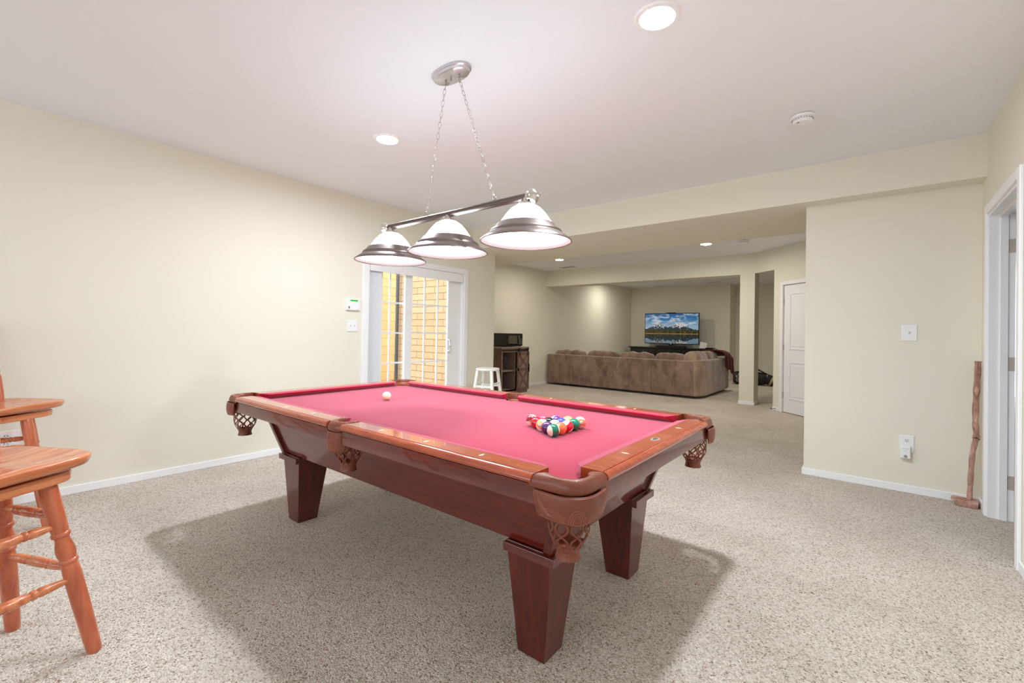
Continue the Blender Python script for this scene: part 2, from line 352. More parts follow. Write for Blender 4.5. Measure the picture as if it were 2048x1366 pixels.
# ---- door 3: white two panel door in the angled wall
d3 = sempty('door_3', 'white two-panel interior door in the angled wall'); d3['category'] = 'door'
mb = MB(); slab45(mb, TD0-.06, TD0, 0, .016, 0, 2.06); slab45(mb, TD1, TD1+.06, 0, .016, 0, 2.06); slab45(mb, TD0, TD1, 0, .016, 2.0, 2.06)
mb.build('casing', trim_m, d3, bevel=.004)
mb = MB(); slab45(mb, TD0+.004, TD1-.004, -.045, -.012, .01, 1.996)
lf = mb.build('door_leaf', door_m, d3, bevel=.002)
mb = MB()
def frame45(mb, t0, t1, z0, z1, w=.02, o0=-.0125, o1=-.004):
    slab45(mb, t0, t1, o0, o1, z0, z0+w); slab45(mb, t0, t1, o0, o1, z1-w, z1); slab45(mb, t0, t0+w, o0, o1, z0+w, z1-w); slab45(mb, t1-w, t1, o0, o1, z0+w, z1-w)
for z0, z1 in ((.22, .80), (.99, 1.86)):
    frame45(mb, TD0+.12, TD1-.12, z0, z1); slab45(mb, TD0+.17, TD1-.17, -.0125, -.006, z0+.05, z1-.05)
mb.build('panel_moulding', door_m, lf, bevel=.004)
for z in (.27, 1.02, 1.74):
    mb = MB(); slab45(mb, TD0-.012, TD0+.01, -.004, .005, z-.045, z+.045); mb.build('hinge', MATS['satin_hinge'], d3)

# ============================================================ LIGHTS IN THE CEILING
def can(loc, label, e, grp='recessed ceiling lights', r=.075, col=(.83, .925, 1, 1)):
    t = thing('recessed_light', label, 'ceiling light', loc, 0, grp)
    MB().lathe([(r, -.001), (r+.002, -.009), (r+.02, -.008), (r+.028, -.0005), (r, -.0005)], (0, 0, 0), 40).build('trim_ring', trim_m, t, smooth=40)
    MB().lathe([(.0001, -.006), (r*.6, -.0055), (r+.001, -.003)], (0, 0, 0), 40).build('lens', emis('lens_%g' % e, col, e), t)
    return t
can((-.781, 1.962, H), 'large bright recessed light in the ceiling at the top right', LAMP_NEAR)
can((-2.864, 2.0, H), 'bright recessed ceiling light left of the lamp chains', LAMP_NEAR)
can((-2.087, 7.334, H), 'recessed ceiling light near the small smoke detector, above the sofa', LAMP_FAR*1.2, col=(1, .95, .84, 1))
can((-4.819, 7.354, H), 'recessed ceiling light at the far left beside the ceiling vent', LAMP_FAR, col=(1, .95, .84, 1))
can((-5.25, 11.1, H), 'recessed ceiling light hidden behind the far beam, left', LAMP_FAR, col=(1, .95, .84, 1))
can((-2.3, 11.1, H), 'recessed ceiling light hidden behind the far beam, right', LAMP_FAR, col=(1, .95, .84, 1))

def detector(loc, label):
    t = thing('smoke_detector', label, 'smoke detector', loc)
    MB().lathe([(.0001, -.003), (.07, -.003), (.073, -.012), (.07, -.02), (.056, -.023)], (0, 0, 0), 36).build('base_plate', plastic_m, t, smooth=35)
    MB().lathe([(.056, -.021), (.058, -.036), (.05, -.048), (.03, -.052), (.0001, -.052)], (0, 0, 0), 36).build('cover', plastic_m, t, smooth=35)
    g = MB()
    for i in range(24):
        a = 2*PI*i/24; g.lathe([(.0001, -.001), (.0035, -.001), (.0035, .001), (.0001, .001)], (.0575*math.cos(a), .0575*math.sin(a), -.028), 6)
    g.build('vent_slot', dark_m, t)
    g = MB()
    for k in (-1, 0, 1): g.box(-.02+k*.005, -.0175+k*.005, -.045, -.03, -.0512, -.0500)
    g.build('speaker_slot', dark_m, t)
    return t
detector((-.387, 3.43, H), 'white smoke detector on the near ceiling above the short wall')
detector((-1.56, 7.395, H), 'small white smoke detector on the ceiling beyond the soffit')
def vent(loc, label, w=.3, d=.13):
    t = thing('ceiling_vent', label, 'vent', loc)
    MB().box(-w/2, w/2, -d/2, -d/2+.02, -.008, -.0005).box(-w/2, w/2, d/2-.02, d/2, -.008, -.0005).box(-w/2, -w/2+.02, -d/2, d/2, -.008, -.0005).box(w/2-.02, w/2, -d/2, d/2, -.008, -.0005).build('frame', plastic_m, t)
    s = MB()
    n = int((d-.04)/.015)
    for i in range(n): y = -d/2+.024+i*.015; s.hexa([(-w/2+.02, y, -.008), (w/2-.02, y, -.008), (w/2-.02, y+.002, -.008), (-w/2+.02, y+.002, -.008)], [(-w/2+.02, y+.008, -.0012), (w/2-.02, y+.008, -.0012), (w/2-.02, y+.01, -.0012), (-w/2+.02, y+.01, -.0012)])
    s.build('slats', plastic_m, t)
    MB().box(-w/2+.02, w/2-.02, -d/2+.02, d/2-.02, -.0011, -.0005).build('duct_shadow', dark_m, t)
    return t
vent((-5.21, 8.29, H), 'white ceiling vent between the far left light and the beam', .36, .16)
vent((-3.4, 12.74, H), 'ceiling vent with a dark slot above the television, right', .3, .12)
vent((-4.95, 12.95, H), 'pale ceiling vent above the television, left', .34, .14)

# ============================================================ WALL PLATES
def yplate(name, label, cat, x, z, w, h, y, build):
    """plate on a wall that faces -y"""
    t = thing(name, label, cat, (x, y, z)); MB().box(-w/2, w/2, -.007, -.0003, -h/2, h/2).build('plate', plastic_m, t, bevel=.003); build(t); return t
def sw_toggle(t, dx=0, axis='y'):
    if axis == 'y':
        MB().box(dx-.005, dx+.005, -.0085, -.006, -.013, .013).hexa([(dx-.004, -.008, -.004), (dx+.004, -.008, -.004), (dx+.004, -.008, .008), (dx-.004, -.008, .008)], [(dx-.003, -.02, .004), (dx+.003, -.02, .004), (dx+.003, -.02, .01), (dx-.003, -.02, .01)]).build('toggle', mat('switch_toggle', srgb(222, 222, 220), .4), t)
    else:
        MB().box(.006, .0085, dx-.005, dx+.005, -.013, .013).hexa([(.008, dx-.004, -.004), (.008, dx+.004, -.004), (.008, dx+.004, .008), (.008, dx-.004, .008)], [(.02, dx-.003, .004), (.02, dx+.003, .004), (.02, dx+.003, .01), (.02, dx-.003, .01)]).build('toggle', mat('switch_toggle', srgb(222, 222, 220), .4), t)
yplate('light_switch', 'white square single-toggle light switch on the short cream wall', 'light switch', .192, 1.232, .092, .125, YB, lambda t: sw_toggle(t))
def recept(t, z, axis='y', s=1):
    m1 = mat('receptacle_face', srgb(228, 228, 226), .4)
    if axis == 'y':
        MB().lathe([(.0001, -.0085), (.015, -.0085), (.016, -.006)], (0, 0, z), 20, 'y').build('receptacle', m1, t)
        MB().box(-.008, -.0055, -.0092, -.008, z-.002, z+.008).box(.0055, .008, -.0092, -.008, z-.002, z+.008).box(-.002, .002, -.0092, -.008, z-.011, z-.006).build('socket_slot', dark_m, t)
    else:
        MB().lathe([(.0001, .0085), (.015, .0085), (.016, .006)], (0, 0, z), 20, 'x').build('receptacle', m1, t)
        MB().box(.008, .0092, -.008, -.0055, z-.002, z+.008).box(.008, .0092, .0055, .008, z-.002, z+.008).build('socket_slot', dark_m, t)
yplate('wall_outlet', 'white wall outlet low on the short wall, a white device plugged into it', 'outlet', .183, .375, .085, .13, YB, lambda t: (recept(t, .025), recept(t, -.025)))
pl = thing('plug_in_device', 'white plug-in device with grey oval logo in the lower socket of the outlet', 'plug-in device', (.176, YB-.010, .318))
MB().hexa([(-.032, 0, -.055), (.032, 0, -.055), (.032, 0, .05), (-.032, 0, .05)], [(-.029, -.035, -.05), (.029, -.035, -.05), (.027, -.028, .042), (-.027, -.028, .042)]).build('body', plastic_m, pl, bevel=.006, segs=3)
MB().lathe([(.0001, -.0375), (.011, -.0372), (.011, -.034)], (0, 0, -.034), 20, 'y').build('logo_oval', mat('logo_grey', srgb(150, 150, 150), .4), pl)
MB().box(-.008, -.005, -.0345, -.030, .004, .010).box(.005, .008, -.0345, -.030, .004, .010).box(-.02, .02, -.032, -.028, .022, .024).build('vent_slot', mat('grey_slot', srgb(170, 170, 170), .6), pl)
# left wall devices
kp = thing('alarm_keypad', 'white alarm keypad with lit green display left of the patio door', 'alarm keypad', (XL, 2.652, 1.452))
MB().box(.0003, .026, -.08, .08, -.062, .062).build('housing', plastic_m, kp, bevel=.006, segs=3)
MB().box(.0262, .0275, -.042, .048, .034, .05).build('display', mat('green_display', srgb(30, 130, 30), .4, emit=srgb(60, 220, 60), estr=.6), kp)
g = MB()
for i in range(9): g.box(.0274, .028, -.038+i*.009, -.033+i*.009, .039, .045)
g.build('display_digits', mat('display_text', srgb(10, 70, 14), .5), kp)
MB().box(.0258, .027, -.062, -.046, -.044, -.022).build('panic_button', mat('dark_red_button', srgb(92, 12, 26), .4), kp)
MB().box(.0268, .0276, -.057, -.051, -.036, -.03).build('button_mark', plastic_m, kp)
MB().lathe([(.0001, .027), (.004, .027), (.004, .025)], (0, .05, -.048), 12, 'x').build('indicator', mat('grey_dot', srgb(130, 130, 140), .5), kp)
s2 = thing('light_switch', 'white double-toggle light switch on the left wall under the keypad', 'light switch', (XL, 2.652, 1.224))
MB().box(.0003, .007, -.06, .06, -.06, .06).build('plate', plastic_m, s2, bevel=.003)
sw_toggle(s2, -.023, 'x'); sw_toggle(s2, .023, 'x')
o2 = thing('wall_outlet', 'white wall outlet on the left wall behind the bar stools', 'outlet', (XL, .20, .43))
MB().box(.0003, .007, -.06, .06, -.06, .06).build('plate', plastic_m, o2, bevel=.003); recept(o2, .025, 'x'); recept(o2, -.025, 'x')
yplate('wall_outlet', 'small white wall outlet far beyond the column, low on the far wall', 'outlet', -2.36, .33, .1, .15, 13.95, lambda t: (recept(t, .03), recept(t, -.03)))
ds = thing('door_stopper', 'small spring door stopper on the floor trim by the white panel door', 'door stopper', on45(.53, bt, .035))
p = Vector(N45)
MB().tube([(0, 0, 0), tuple(p*.07)], .006, 8).build('spring', steel_m, ds); MB().tube([tuple(p*.07), tuple(p*.085)], .008, 10).build('tip', dark_m, ds)

# ============================================================ POOL TABLE
TA = math.radians(.598); TC = (-1.88, 1.743)
T = thing('pool_table', 'cherry wood pool table with red cloth and leather net pockets on beige carpet', 'pool table', (TC[0], TC[1], 0), TA)
HA, HB = 1.12, .557; ZR = .768; ZB = .731
PC = (HA+.046, HB+.046); PR = .060; SC = (0, HB+.052); SR = .055
# bed cloth with pocket cutouts
def q_arc(c, r, a0, a1, n=10): return arc(c, r, a0, a1, n)
bu, bv = HA+.032, HB+.032
pts = []
# go counter clockwise from the right end of the near side
def corner(sx, sy):
    cx, cy = sx*PC[0], sy*PC[1]
    du = PC[0]-bu; dv = PC[1]-bv
    a1 = math.degrees(math.asin(dv/PR)); a2 = math.degrees(math.asin(du/PR))
    base = arc((PC[0], PC[1]), PR, 180+a1, 270-a2, 12)       # for the +,+ corner, from the v edge (u smaller) to the u edge
    return [(sx*x, sy*y) for x, y in base]
def side(sy):
    dv = SC[1]-bv; a1 = math.degrees(math.asin(dv/SR))
    base = arc((0, SC[1]), SR, 180+a1, 360-a1, 12)
    return [(x, sy*y) for x, y in base]
pp = corner(1, 1)            # starts on the v=+ edge, ends on u=+ edge
loop = []
loop += side(-1) + corner(1, -1) + corner(1, 1)[::-1] + side(1)[::-1] + corner(-1, 1) + corner(-1, -1)[::-1]
MB().prism(loop, lambda p: (p[0], p[1], ZB-.028), lambda p: (p[0], p[1], ZB)).build('bed_cloth', felt, T)
# rails
def rail(kind, sgn, a, b):
    """kind 'long': runs along u from a to b at v side sgn. kind 'end': runs along v."""
    def P(n, s, z):
        if kind == 'long': return (s, sgn*(HB+n), z)
        return (sgn*(HA+n), s, z)
    prof = [(.040, ZR), (.112, ZR), (.1135, ZR-.004), (.1165, ZR-.004), (.118, ZR), (.127, ZR-.002), (.134, ZR-.009), (.1365, ZR-.017), (.133, ZR-.025), (.125, ZR-.028), (.040, ZR-.030)]
    ea = .013 if kind == 'long' else .013
    r = MB().prism(prof, lambda p: P(p[0], a, p[1]), lambda p: P(p[0], b, p[1])).build('rail', cherry_top, T, smooth=35)
    return P, r
def cushion(P, a, b, ca, cb):
    """cloth cushion from a to b at the back; the nose ends are pulled in by ca, cb"""
    prof = [(0, ZR-.008, 1), (.004, ZR-.005, .95), (.0398, ZR+.0005, 0), (.0398, ZB+.001, 0), (.027, ZB+.001, .6), (.0015, ZR-.013, 1)]
    o = MB().prism(prof, lambda p: P(p[0], a+ca*p[2], p[1]), lambda p: P(p[0], b-cb*p[2], p[1])).build('cushion', felt, T, bevel=.0015)
    return o
inlay_m = mat('pearl_inlay', srgb(240, 232, 214), .25)
def diamonds(P, r, ss, kind):
    for s in ss:
        d = MB(); n0 = .077
        pts_ = [(n0-.017, s), (n0, s-.0055), (n0+.017, s), (n0, s+.0055)]
        d.hexa([P(n, q, ZR-.001) for n, q in pts_], [P(n, q, ZR+.0006) for n, q in pts_])
        d.build('diamond_inlay', inlay_m, r)
def apron(P, a, b):
    prof = [(.102, ZR-.031), (.124, ZR-.031), (.127, .683), (.125, .679), (.104, .679)]
    MB().prism(prof, lambda p: P(p[0], a, p[1]), lambda p: P(p[0], b, p[1])).build('apron', cherry, T, smooth=30)
cornL = HA-.032; midL = .056
for sgn in (-1, 1):
    for (a, b, side_) in ((-cornL, -midL, 0), (midL, cornL, 1)):
        P, r = rail('long', sgn, a, b)
        cushion(P, a+(.0 if side_ == 0 else -.004), b+(.004 if side_ == 0 else 0), .045 if side_ == 0 else .018, .018 if side_ == 0 else .045)
        diamonds(P, r, [(-.84, -.56, -.28), (.28, .56, .84)][side_], 'long')
        apron(P, -HA-.04 if side_ == 0 else .062, -.062 if side_ == 0 else HA+.04)
for sgn in (-1, 1):
    P, r = rail('end', sgn, -(HB-.032), HB-.032)
    cushion(P, -(HB-.032), HB-.032, .045, .045)
    diamonds(P, r, (-.28, .28), 'end')
    apron(P, -HB-.06, HB+.06)
    if sgn == 1:
        bd = MB(); bd.loft([[( HA+.077+.016*k*math.cos(2*PI*i/32), .03*k*math.sin(2*PI*i/32), z) for i in range(32)] for k, z in ((1, ZR-.001), (1, ZR+.0006), (.9, ZR+.001))])
        b_ = bd.build('maker_badge', mat('badge_silver', srgb(196, 190, 178), .3, metal=.6), T)
        bd = MB(); bd.loft([[(HA+.077+.008*math.cos(2*PI*i/24)*(1+.3*math.sin(3*2*PI*i/24)), .02*math.sin(2*PI*i/24), z) for i in range(24)] for z in (ZR+.0008, ZR+.0014)])
        bd.build('badge_mark', mat('badge_dark', srgb(92, 92, 84), .4, metal=.4), b_)
# body: tapering cabinet with corner posts
bt_, bb_ = (1.09, .535), (1.0, .445)
def ring_(hu, hv, z): return [(-hu, -hv, z), (hu, -hv, z), (hu, hv, z), (-hu, hv, z)]
MB().hexa(ring_(bb_[0]-.012, bb_[1]-.012, .41), ring_(bt_[0]-.012, bt_[1]-.012, .69)).build('cabinet', cherry, T, bevel=.003)
for sx in (-1, 1):
    for sy in (-1, 1):
        mb = MB()
        def q4(hu, hv, z, w=.035): 
            return [(sx*hu, sy*hv, z), (sx*(hu-w), sy*hv, z), (sx*(hu-w), sy*(hv-w), z), (sx*hu, sy*(hv-w), z)]
        mb.hexa(q4(bb_[0]+.004, bb_[1]+.004, .405), q4(bt_[0]+.004, bt_[1]+.004, .69))
        mb.build('corner_post', cherry_v, T, bevel=.003)
        # leg
        def q5(u0, u1, v0, v1, z): return [(sx*u0, sy*v0, z), (sx*u1, sy*v0, z), (sx*u1, sy*v1, z), (sx*u0, sy*v1, z)]
        lg = MB().hexa(q5(.843, .963, .298, .418, .0), q5(.80, 1.0, .245, .443, .409)).build('leg', cherry_v, T, bevel=.003)
        cp = MB()
        cp.hexa(q5(.80, 1.021, .44, .461, .374), q5(.80, 1.021, .44, .461, .406))
        cp.hexa(q5(.997, 1.021, .245, .4405, .374), q5(.997, 1.021, .245, .4405, .406))
        cp.build('leg_cap_moulding', cherry, lg, bevel=.002)
# pockets
liner_m = mat('pocket_leather_lining', srgb(150, 78, 48), .5, bump=(200, .3, .001))
def cornpocket(sx, sy):
    cx, cy = PC
    t = bpy.data.objects.new('corner_pocket', None); C.objects.link(t); t.parent = T
    def W_(x, y, z): return (sx*x, sy*y, z)
    n = 44
    def outl(th, g=0):
        c, s = math.cos(th), math.sin(th); R = .089+g
        d = math.degrees(th)
        if d > 90 or d < 0:      # straight sides
            return R/max(abs(c), abs(s)) if (abs(c) > abs(s)) == (d < 0) or True else R
        return R/((abs(c)**2.35+abs(s)**2.35)**(1/2.35))
    ths = [math.radians(-45+180*i/n) for i in range(n+1)]
    rings = []
    for th in ths:
        R = outl(th); c, s = math.cos(th), math.sin(th); r_in = PR-.004
        def p(r, z): return W_(cx+r*c, cy+r*s, z)
        m1 = r_in+(R-r_in)*.25; m2 = r_in+(R-r_in)*.62
        rings.append([p(r_in, ZR-.035), p(r_in, ZR-.006), p(r_in+.004, ZR+.001), p(m1, ZR+.004), p(m2, ZR+.002), p(R-.006, ZR-.010), p(R-.002, ZR-.024), p(R-.004, ZR-.036), p(R-.012, ZR-.040), p(r_in+.01, ZR-.040)])
    MB().loft(rings).build('pocket_iron', leather, t, smooth=50)
    # liner
    MB().loft([[W_(cx+(PR-.003)*math.cos(th)*k, cy+(PR-.003)*math.sin(th)*k, z) for th in [2*PI*i/32 for i in range(33)]] for k, z in ((1, ZB-.029), (.99, .66))], closed=False).build('liner', liner_m, t, smooth=60, thick=.002)
    MB().loft([[W_(cx+(PR-.004)*math.cos(th), cy+(PR-.004)*math.sin(th), z) for th in [math.radians(-50+190*i/24) for i in range(25)]] for z in (ZB-.03, ZR-.02)], closed=False).build('liner', liner_m, t, smooth=60, thick=.002)
    # shield flap, tooled leather, scalloped lower edge
    n2 = 60; rows = 14
    V = []; th0, th1 = math.radians(-38), math.radians(128)
    mb = MB()
    grid = []
    for j in range(rows+1):
        row = []
        for i in range(n2+1):
            f = i/n2; th = th0+(th1-th0)*f
            g = abs(2*f-1)
            bot = .652+.006*g**2 - .004*math.exp(-((f-.5)/.07)**2) + (.055*max(0, (g-.90)/.10)**2.2)
            z = (ZR-.038) + (bot-(ZR-.038))*j/rows
            bulge = .007*math.sin(PI*j/rows)**.8 - .004*j/rows + .006*(1-g**4)
            R = outl(th, -.006) + bulge + .004
            row.append(W_(cx+R*math.cos(th), cy+R*math.sin(th), z))
        grid.append(row)
    MB().loft(grid, closed=False).build('shield_flap', leather, t, smooth=60, thick=.004)
    # tooled leaf lines
    tl = MB()
    def onflap(f, j):
        j = max(0, min(1, j)); th = th0+(th1-th0)*f; g = abs(2*f-1)
        bot = .652+.006*g**2 - .004*math.exp(-((f-.5)/.07)**2) + (.055*max(0, (g-.90)/.10)**2.2)
        z = (ZR-.038)+(bot-(ZR-.038))*j; bulge = .007*math.sin(PI*j)**.8 - .004*j + .006*(1-g**4)
        R = outl(th, -.006)+bulge+.004+.0022
        return W_(cx+R*math.cos(th), cy+R*math.sin(th), z)
    curves = []
    for k in range(4):
        for sd in (-1, 1):
            curves.append([(.5+sd*(.44-.022*k)*(1-.30*(q/10)**2*(1)), .12+.07*k+(q/10)*(.70-.07*k)) for q in range(11)])
            curves.append([(.5+sd*(.12+.30*q/10), .93-.07*k-.22*math.sin(PI*q/10)*(.5+.12*k)) for q in range(11)])
    for k in range(3):
        curves.append([(.5+(.085-.022*k)*math.sin(PI*q/10-PI/2)*1.0, .92-(.5-.09*k)*math.cos(PI*q/10-PI/2)) for q in range(11)])
    curves.append([(.03+.94*q/40, .05) for q in range(41)]); curves.append([(.06+.88*q/40, .955) for q in range(41)])
    for cv in curves: tl.tube([onflap(f, j) for f, j in cv], .0009, 5)
    tl.build('tooled_pattern', mat('tooled_leather_line', srgb(160, 96, 76), .35, coat=.3), t, smooth=60)
    net(t, sx*cx, sy*cy, .690, .555)
    return t
def net(t, x, y, z1, z0, R=.060):
    """lattice basket of leather straps with a drum and fringe below"""
    mb = MB(); n = 8
    def rad(z):
        q = (z-z0)/(z1-z0)
        return R*(.60+.40*math.sin(min(1, q*2.2)*PI/2))
    for i in range(n):
        for d in (-1, 1):
            pts_ = []
            for k in range(25):
                q = k/24; z = z1+(z0-z1)*q
                a = 2*PI*(i+.25)/n + d*(PI/n)*.82*math.sin(q*PI*3.0)*(1 if q < 2 else 1)
                pts_.append((a, z, rad(z)))
            # flat strap: ribbon with thickness
            w = .0042
            ringsp = []
            for a, z, r in pts_:
                c, s = math.cos(a), math.sin(a); tx, ty = -s, c
                ringsp.append([(x+r*c-tx*w, y+r*s-ty*w, z), (x+(r+.003)*c-tx*w*.8, y+(r+.003)*s-ty*w*.8, z), (x+(r+.003)*c+tx*w*.8, y+(r+.003)*s+ty*w*.8, z), (x+r*c+tx*w, y+r*s+ty*w, z)])
            mb.loft(ringsp)
    mb.lathe([(R, z1+.01), (R+.003, z1+.01), (R+.003, z1-.006), (R, z1-.006), (R, z1+.01)], (x, y, 0), 32)
    mb.build('net', leather, t, smooth=40)
    b = MB()
    rb = rad(z0)
    prof = [(rb+.001, z0+.008), (rb+.001, z0-.002), (rb*.92, z0-.010), (rb*.94, z0-.022), (rb*1.04, z0-.034)]
    rings = []
    for r, z in prof:
        rings.append([(x+(r*(1+.02*(k % 2)))*math.cos(2*PI*k/48), y+(r*(1+.02*(k % 2)))*math.sin(2*PI*k/48), z) for k in range(48)])
    b.loft(rings, True, False); b.lathe([(.0001, z0), (rb, z0)], (x, y, 0), 32)
    b.build('fringe', leather, t, thick=.002)
def sidepocket(sy):
    t = bpy.data.objects.new('side_pocket', None); C.objects.link(t); t.parent = T
    cy = SC[1]
    def W_(x, y, z): return (x, sy*y, z)
    n = 36
    def outl(th, g=0):
        c, s = math.cos(th), math.sin(th)
        return 1/((abs(c)/(.066+g))**3+(abs(s)/(.090+g))**3)**(1/3)
    rings = []
    for i in range(n+1):
        th = math.radians(-14+208*i/n); R = outl(th); c, s = math.cos(th), math.sin(th); r_in = SR-.006
        def p(r, z): return W_(r*c, cy+r*s, z)
        m1 = r_in+(R-r_in)*.3; m2 = r_in+(R-r_in)*.65
        rings.append([p(r_in, ZR-.035), p(r_in, ZR-.004), p(r_in+.002, ZR+.002), p(m1, ZR+.005), p(m2, ZR+.003), p(R-.003, ZR-.010), p(R, ZR-.024), p(R-.002, ZR-.036), p(R-.008, ZR-.040), p(r_in+.006, ZR-.040)])
    MB().loft(rings).build('pocket_iron', leather, t, smooth=50)
    MB().loft([[W_((SR-.003)*math.cos(a), cy+(SR-.003)*math.sin(a), z) for a in [math.radians(0+180*i/24) for i in range(25)]] for z in (.66, ZR-.02)], closed=False).build('liner', liner_m, t, smooth=60, thick=.002)
    rows, n2 = 10, 30; grid = []
    for j in range(rows+1):
        row = []
        for i in range(n2+1):
            f = i/n2; th = math.radians(12+156*f); g = abs(2*f-1)
            bot = .640+.014*g**4+.03*max(0, (g-.8)/.2)**2; z = (ZR-.038)+(bot-(ZR-.038))*j/rows
            R = outl(th, -.004)+.004*math.sin(PI*j/rows)+.003
            row.append(W_(R*math.cos(th), cy+R*math.sin(th), z))
        grid.append(row)
    MB().loft(grid, closed=False).build('shield_flap', leather, t, smooth=60, thick=.004)
    tl = MB()
    for k in range(5):
        for sd in (-1, 1):
            pts_ = []
            for q in range(9):
                f = .5+sd*(.06+.06*k+.05*math.sin(q/8*PI)); j = .2+.08*k+(q/8)*.5
                th = math.radians(12+156*f); g = abs(2*f-1); bot = .640+.014*g**4; z = (ZR-.038)+(bot-(ZR-.038))*min(.97, j)
                R = outl(th, -.004)+.004*math.sin(PI*j)+.003+.0022; pts_.append(W_(R*math.cos(th), cy+R*math.sin(th), z))
            tl.tube(pts_, .0009, 5)
    tl.build('tooled_pattern', MATS['tooled_leather_line'], t, smooth=60)
    net(t, 0, sy*cy, .705, .575, .056)
for sx in (-1, 1):
    for sy in (-1, 1): cornpocket(sx, sy)
for sy in (-1, 1): sidepocket(sy)

# ============================================================ BALLS
BR = .0286
Tm = Matrix.Translation((TC[0], TC[1], 0)) @ Matrix.Rotation(TA, 4, 'Z')
def ballmat(name, c, stripe, ax=(0, 0, 1)):
    M = bpy.data.materials.new(name); M.use_nodes = True; nt = M.node_tree; b = nt.nodes['Principled BSDF']
    b.inputs['Roughness'].default_value = .06; b.inputs['Coat Weight'].default_value = .5; b.inputs['Coat Roughness'].default_value = .03
    if not stripe: b.inputs['Base Color'].default_value = c; return M
    N = nt.nodes.new; L = nt.links.new
    tc = N('ShaderNodeTexCoord'); sp = N('ShaderNodeSeparateXYZ'); L(tc.outputs['Object'], sp.inputs[0])
    ab = N('ShaderNodeMath'); ab.operation = 'ABSOLUTE'; L(sp.outputs['Z'], ab.inputs[0])
    lt = N('ShaderNodeMath'); lt.operation = 'LESS_THAN'; lt.inputs[1].default_value = BR*.52; L(ab.outputs[0], lt.inputs[0])
    mx = N('ShaderNodeMixRGB'); mx.inputs[1].default_value = srgb(244, 232, 212); mx.inputs[2].default_value = c
    L(lt.outputs[0], mx.inputs[0]); L(mx.outputs[0], b.inputs['Base Color']); return M
spot_m = mat('ball_number_spot', srgb(246, 238, 220), .08, coat=.5)
ink_m = mat('ball_ink', srgb(20, 18, 20), .15, coat=.3)
ballmesh = None
def sphere_mesh():
    bm = bmesh.new(); bmesh.ops.create_uvsphere(bm, u_segments=40, v_segments=24, radius=BR)
    me = bpy.data.meshes.new('ball'); bm.to_mesh(me); bm.free(); me.polygons.foreach_set('use_smooth', [True]*len(me.polygons)); return me
def digits(txt, parent, size):
    cu = bpy.data.curves.new('number', 'FONT'); cu.body = txt; cu.size = size; cu.align_x = 'CENTER'; cu.align_y = 'CENTER'; cu.resolution_u = 3
    ob = bpy.data.objects.new('number', cu); C.objects.link(ob); dg = bpy.context.evaluated_depsgraph_get()
    me = bpy.data.meshes.new_from_object(ob.evaluated_get(dg)); bpy.data.objects.remove(ob)
    for v in me.vertices:       # text lies in its xy plane -> spot faces local +X of the ball
        x, y = v.co.x, v.co.y; R = BR+.00035; d = math.sqrt(max(1e-9, R*R-x*x-y*y)); v.co = (d, x, y)
    me.materials.clear(); me.materials.append(ink_m)
    o = bpy.data.objects.new('ball_number', me); C.objects.link(o); o.parent = parent; return o
def ball(n, loc, name, label, c, stripe, face=None, polar=None):
    """face: direction the number looks to; polar: direction of the stripe's pole"""
    me = sphere_mesh(); me.materials.append(ballmat(name+'_%d' % n, c, stripe))
    o = bpy.data.objects.new(name, me); C.objects.link(o); tag(o, label, 'billiard ball', 'racked pool balls' if n else None)
    o.location = Tm @ Vector(loc)
    if n:
        f = Vector(face or (-.2, 1, -.2)).normalized(); pz = Vector(polar or (0, .3, 1)); pz = (pz-f*pz.dot(f)).normalized(); py = pz.cross(f)
        o.rotation_euler = Matrix((f, py, pz)).transposed().to_euler()
        sp = MB(); R = BR+.00015
        k = 5
        rr = [[(math.sqrt(R*R-r*r), r*math.cos(2*PI*i/28), r*math.sin(2*PI*i/28)) for i in range(28)] for r in [.0002+.0088*j/k for j in range(k+1)]]
        sp.loft(rr, True, False); sp.build('number_spot', spot_m, o, smooth=80)
        rg = MB(); R = BR+.0003
        rr = [[(math.sqrt(R*R-r*r), r*math.cos(2*PI*i/28), r*math.sin(2*PI*i/28)) for i in range(28)] for r in (.0078, .0088)]
        rg.loft(rr, True, False); rg.build('spot_ring', ink_m, o, smooth=80)
        digits(str(n), o, .0105)
    return o
zc = ZB+BR+.0004
u0r, dr = .590, .0498
def rack(row, k):      # k from -row/2 (near the camera side) up
    return (u0r+row*dr, (k-row/2)*.0575, zc)
tocam = (.78, -1.0, .1)
hid = (-.3, .6, -.8)
cols = {1: (244, 206, 120), 2: (70, 78, 190), 3: (196, 24, 50), 4: (78, 44, 104), 5: (244, 122, 74), 6: (8, 128, 100), 7: (204, 70, 96), 8: (22, 18, 22), 9: (246, 176, 92), 10: (40, 60, 170), 11: (222, 20, 62), 12: (96, 50, 150), 13: (244, 140, 96), 14: (6, 122, 92), 15: (150, 10, 40)}  # the seven has its strong reflection put into a pinkish base colour
sq = [
 (15, 0, 0, (-.4, .7, -.5), (.25, -.1, 1)),
 (3, 1, 0, hid, None), (7, 1, 1, hid, None),
 (9, 2, 0, (.15, -1, .35), (.6, .35, 1.0)), (8, 2, 1, hid, None), (12, 2, 2, (-.4, .8, -.4), (-.8, -.2, .5)),
 (4, 3, 0, hid, None), (10, 3, 1, (.6, .9, .36), (.3, -.6, 1)), (2, 3, 2, hid, None), (1, 3, 3, hid, None),
 (14, 4, 0, (-.1, .15, -1), (-.45, -.85, .1)), (5, 4, 1, (.05, -.85, .62), None), (11, 4, 2, (.8, .9, .95), (-.4, -.5, .8)), (6, 4, 3, hid, None), (13, 4, 4, (.7, -.75, .3), (-.1, .35, 1)),
]
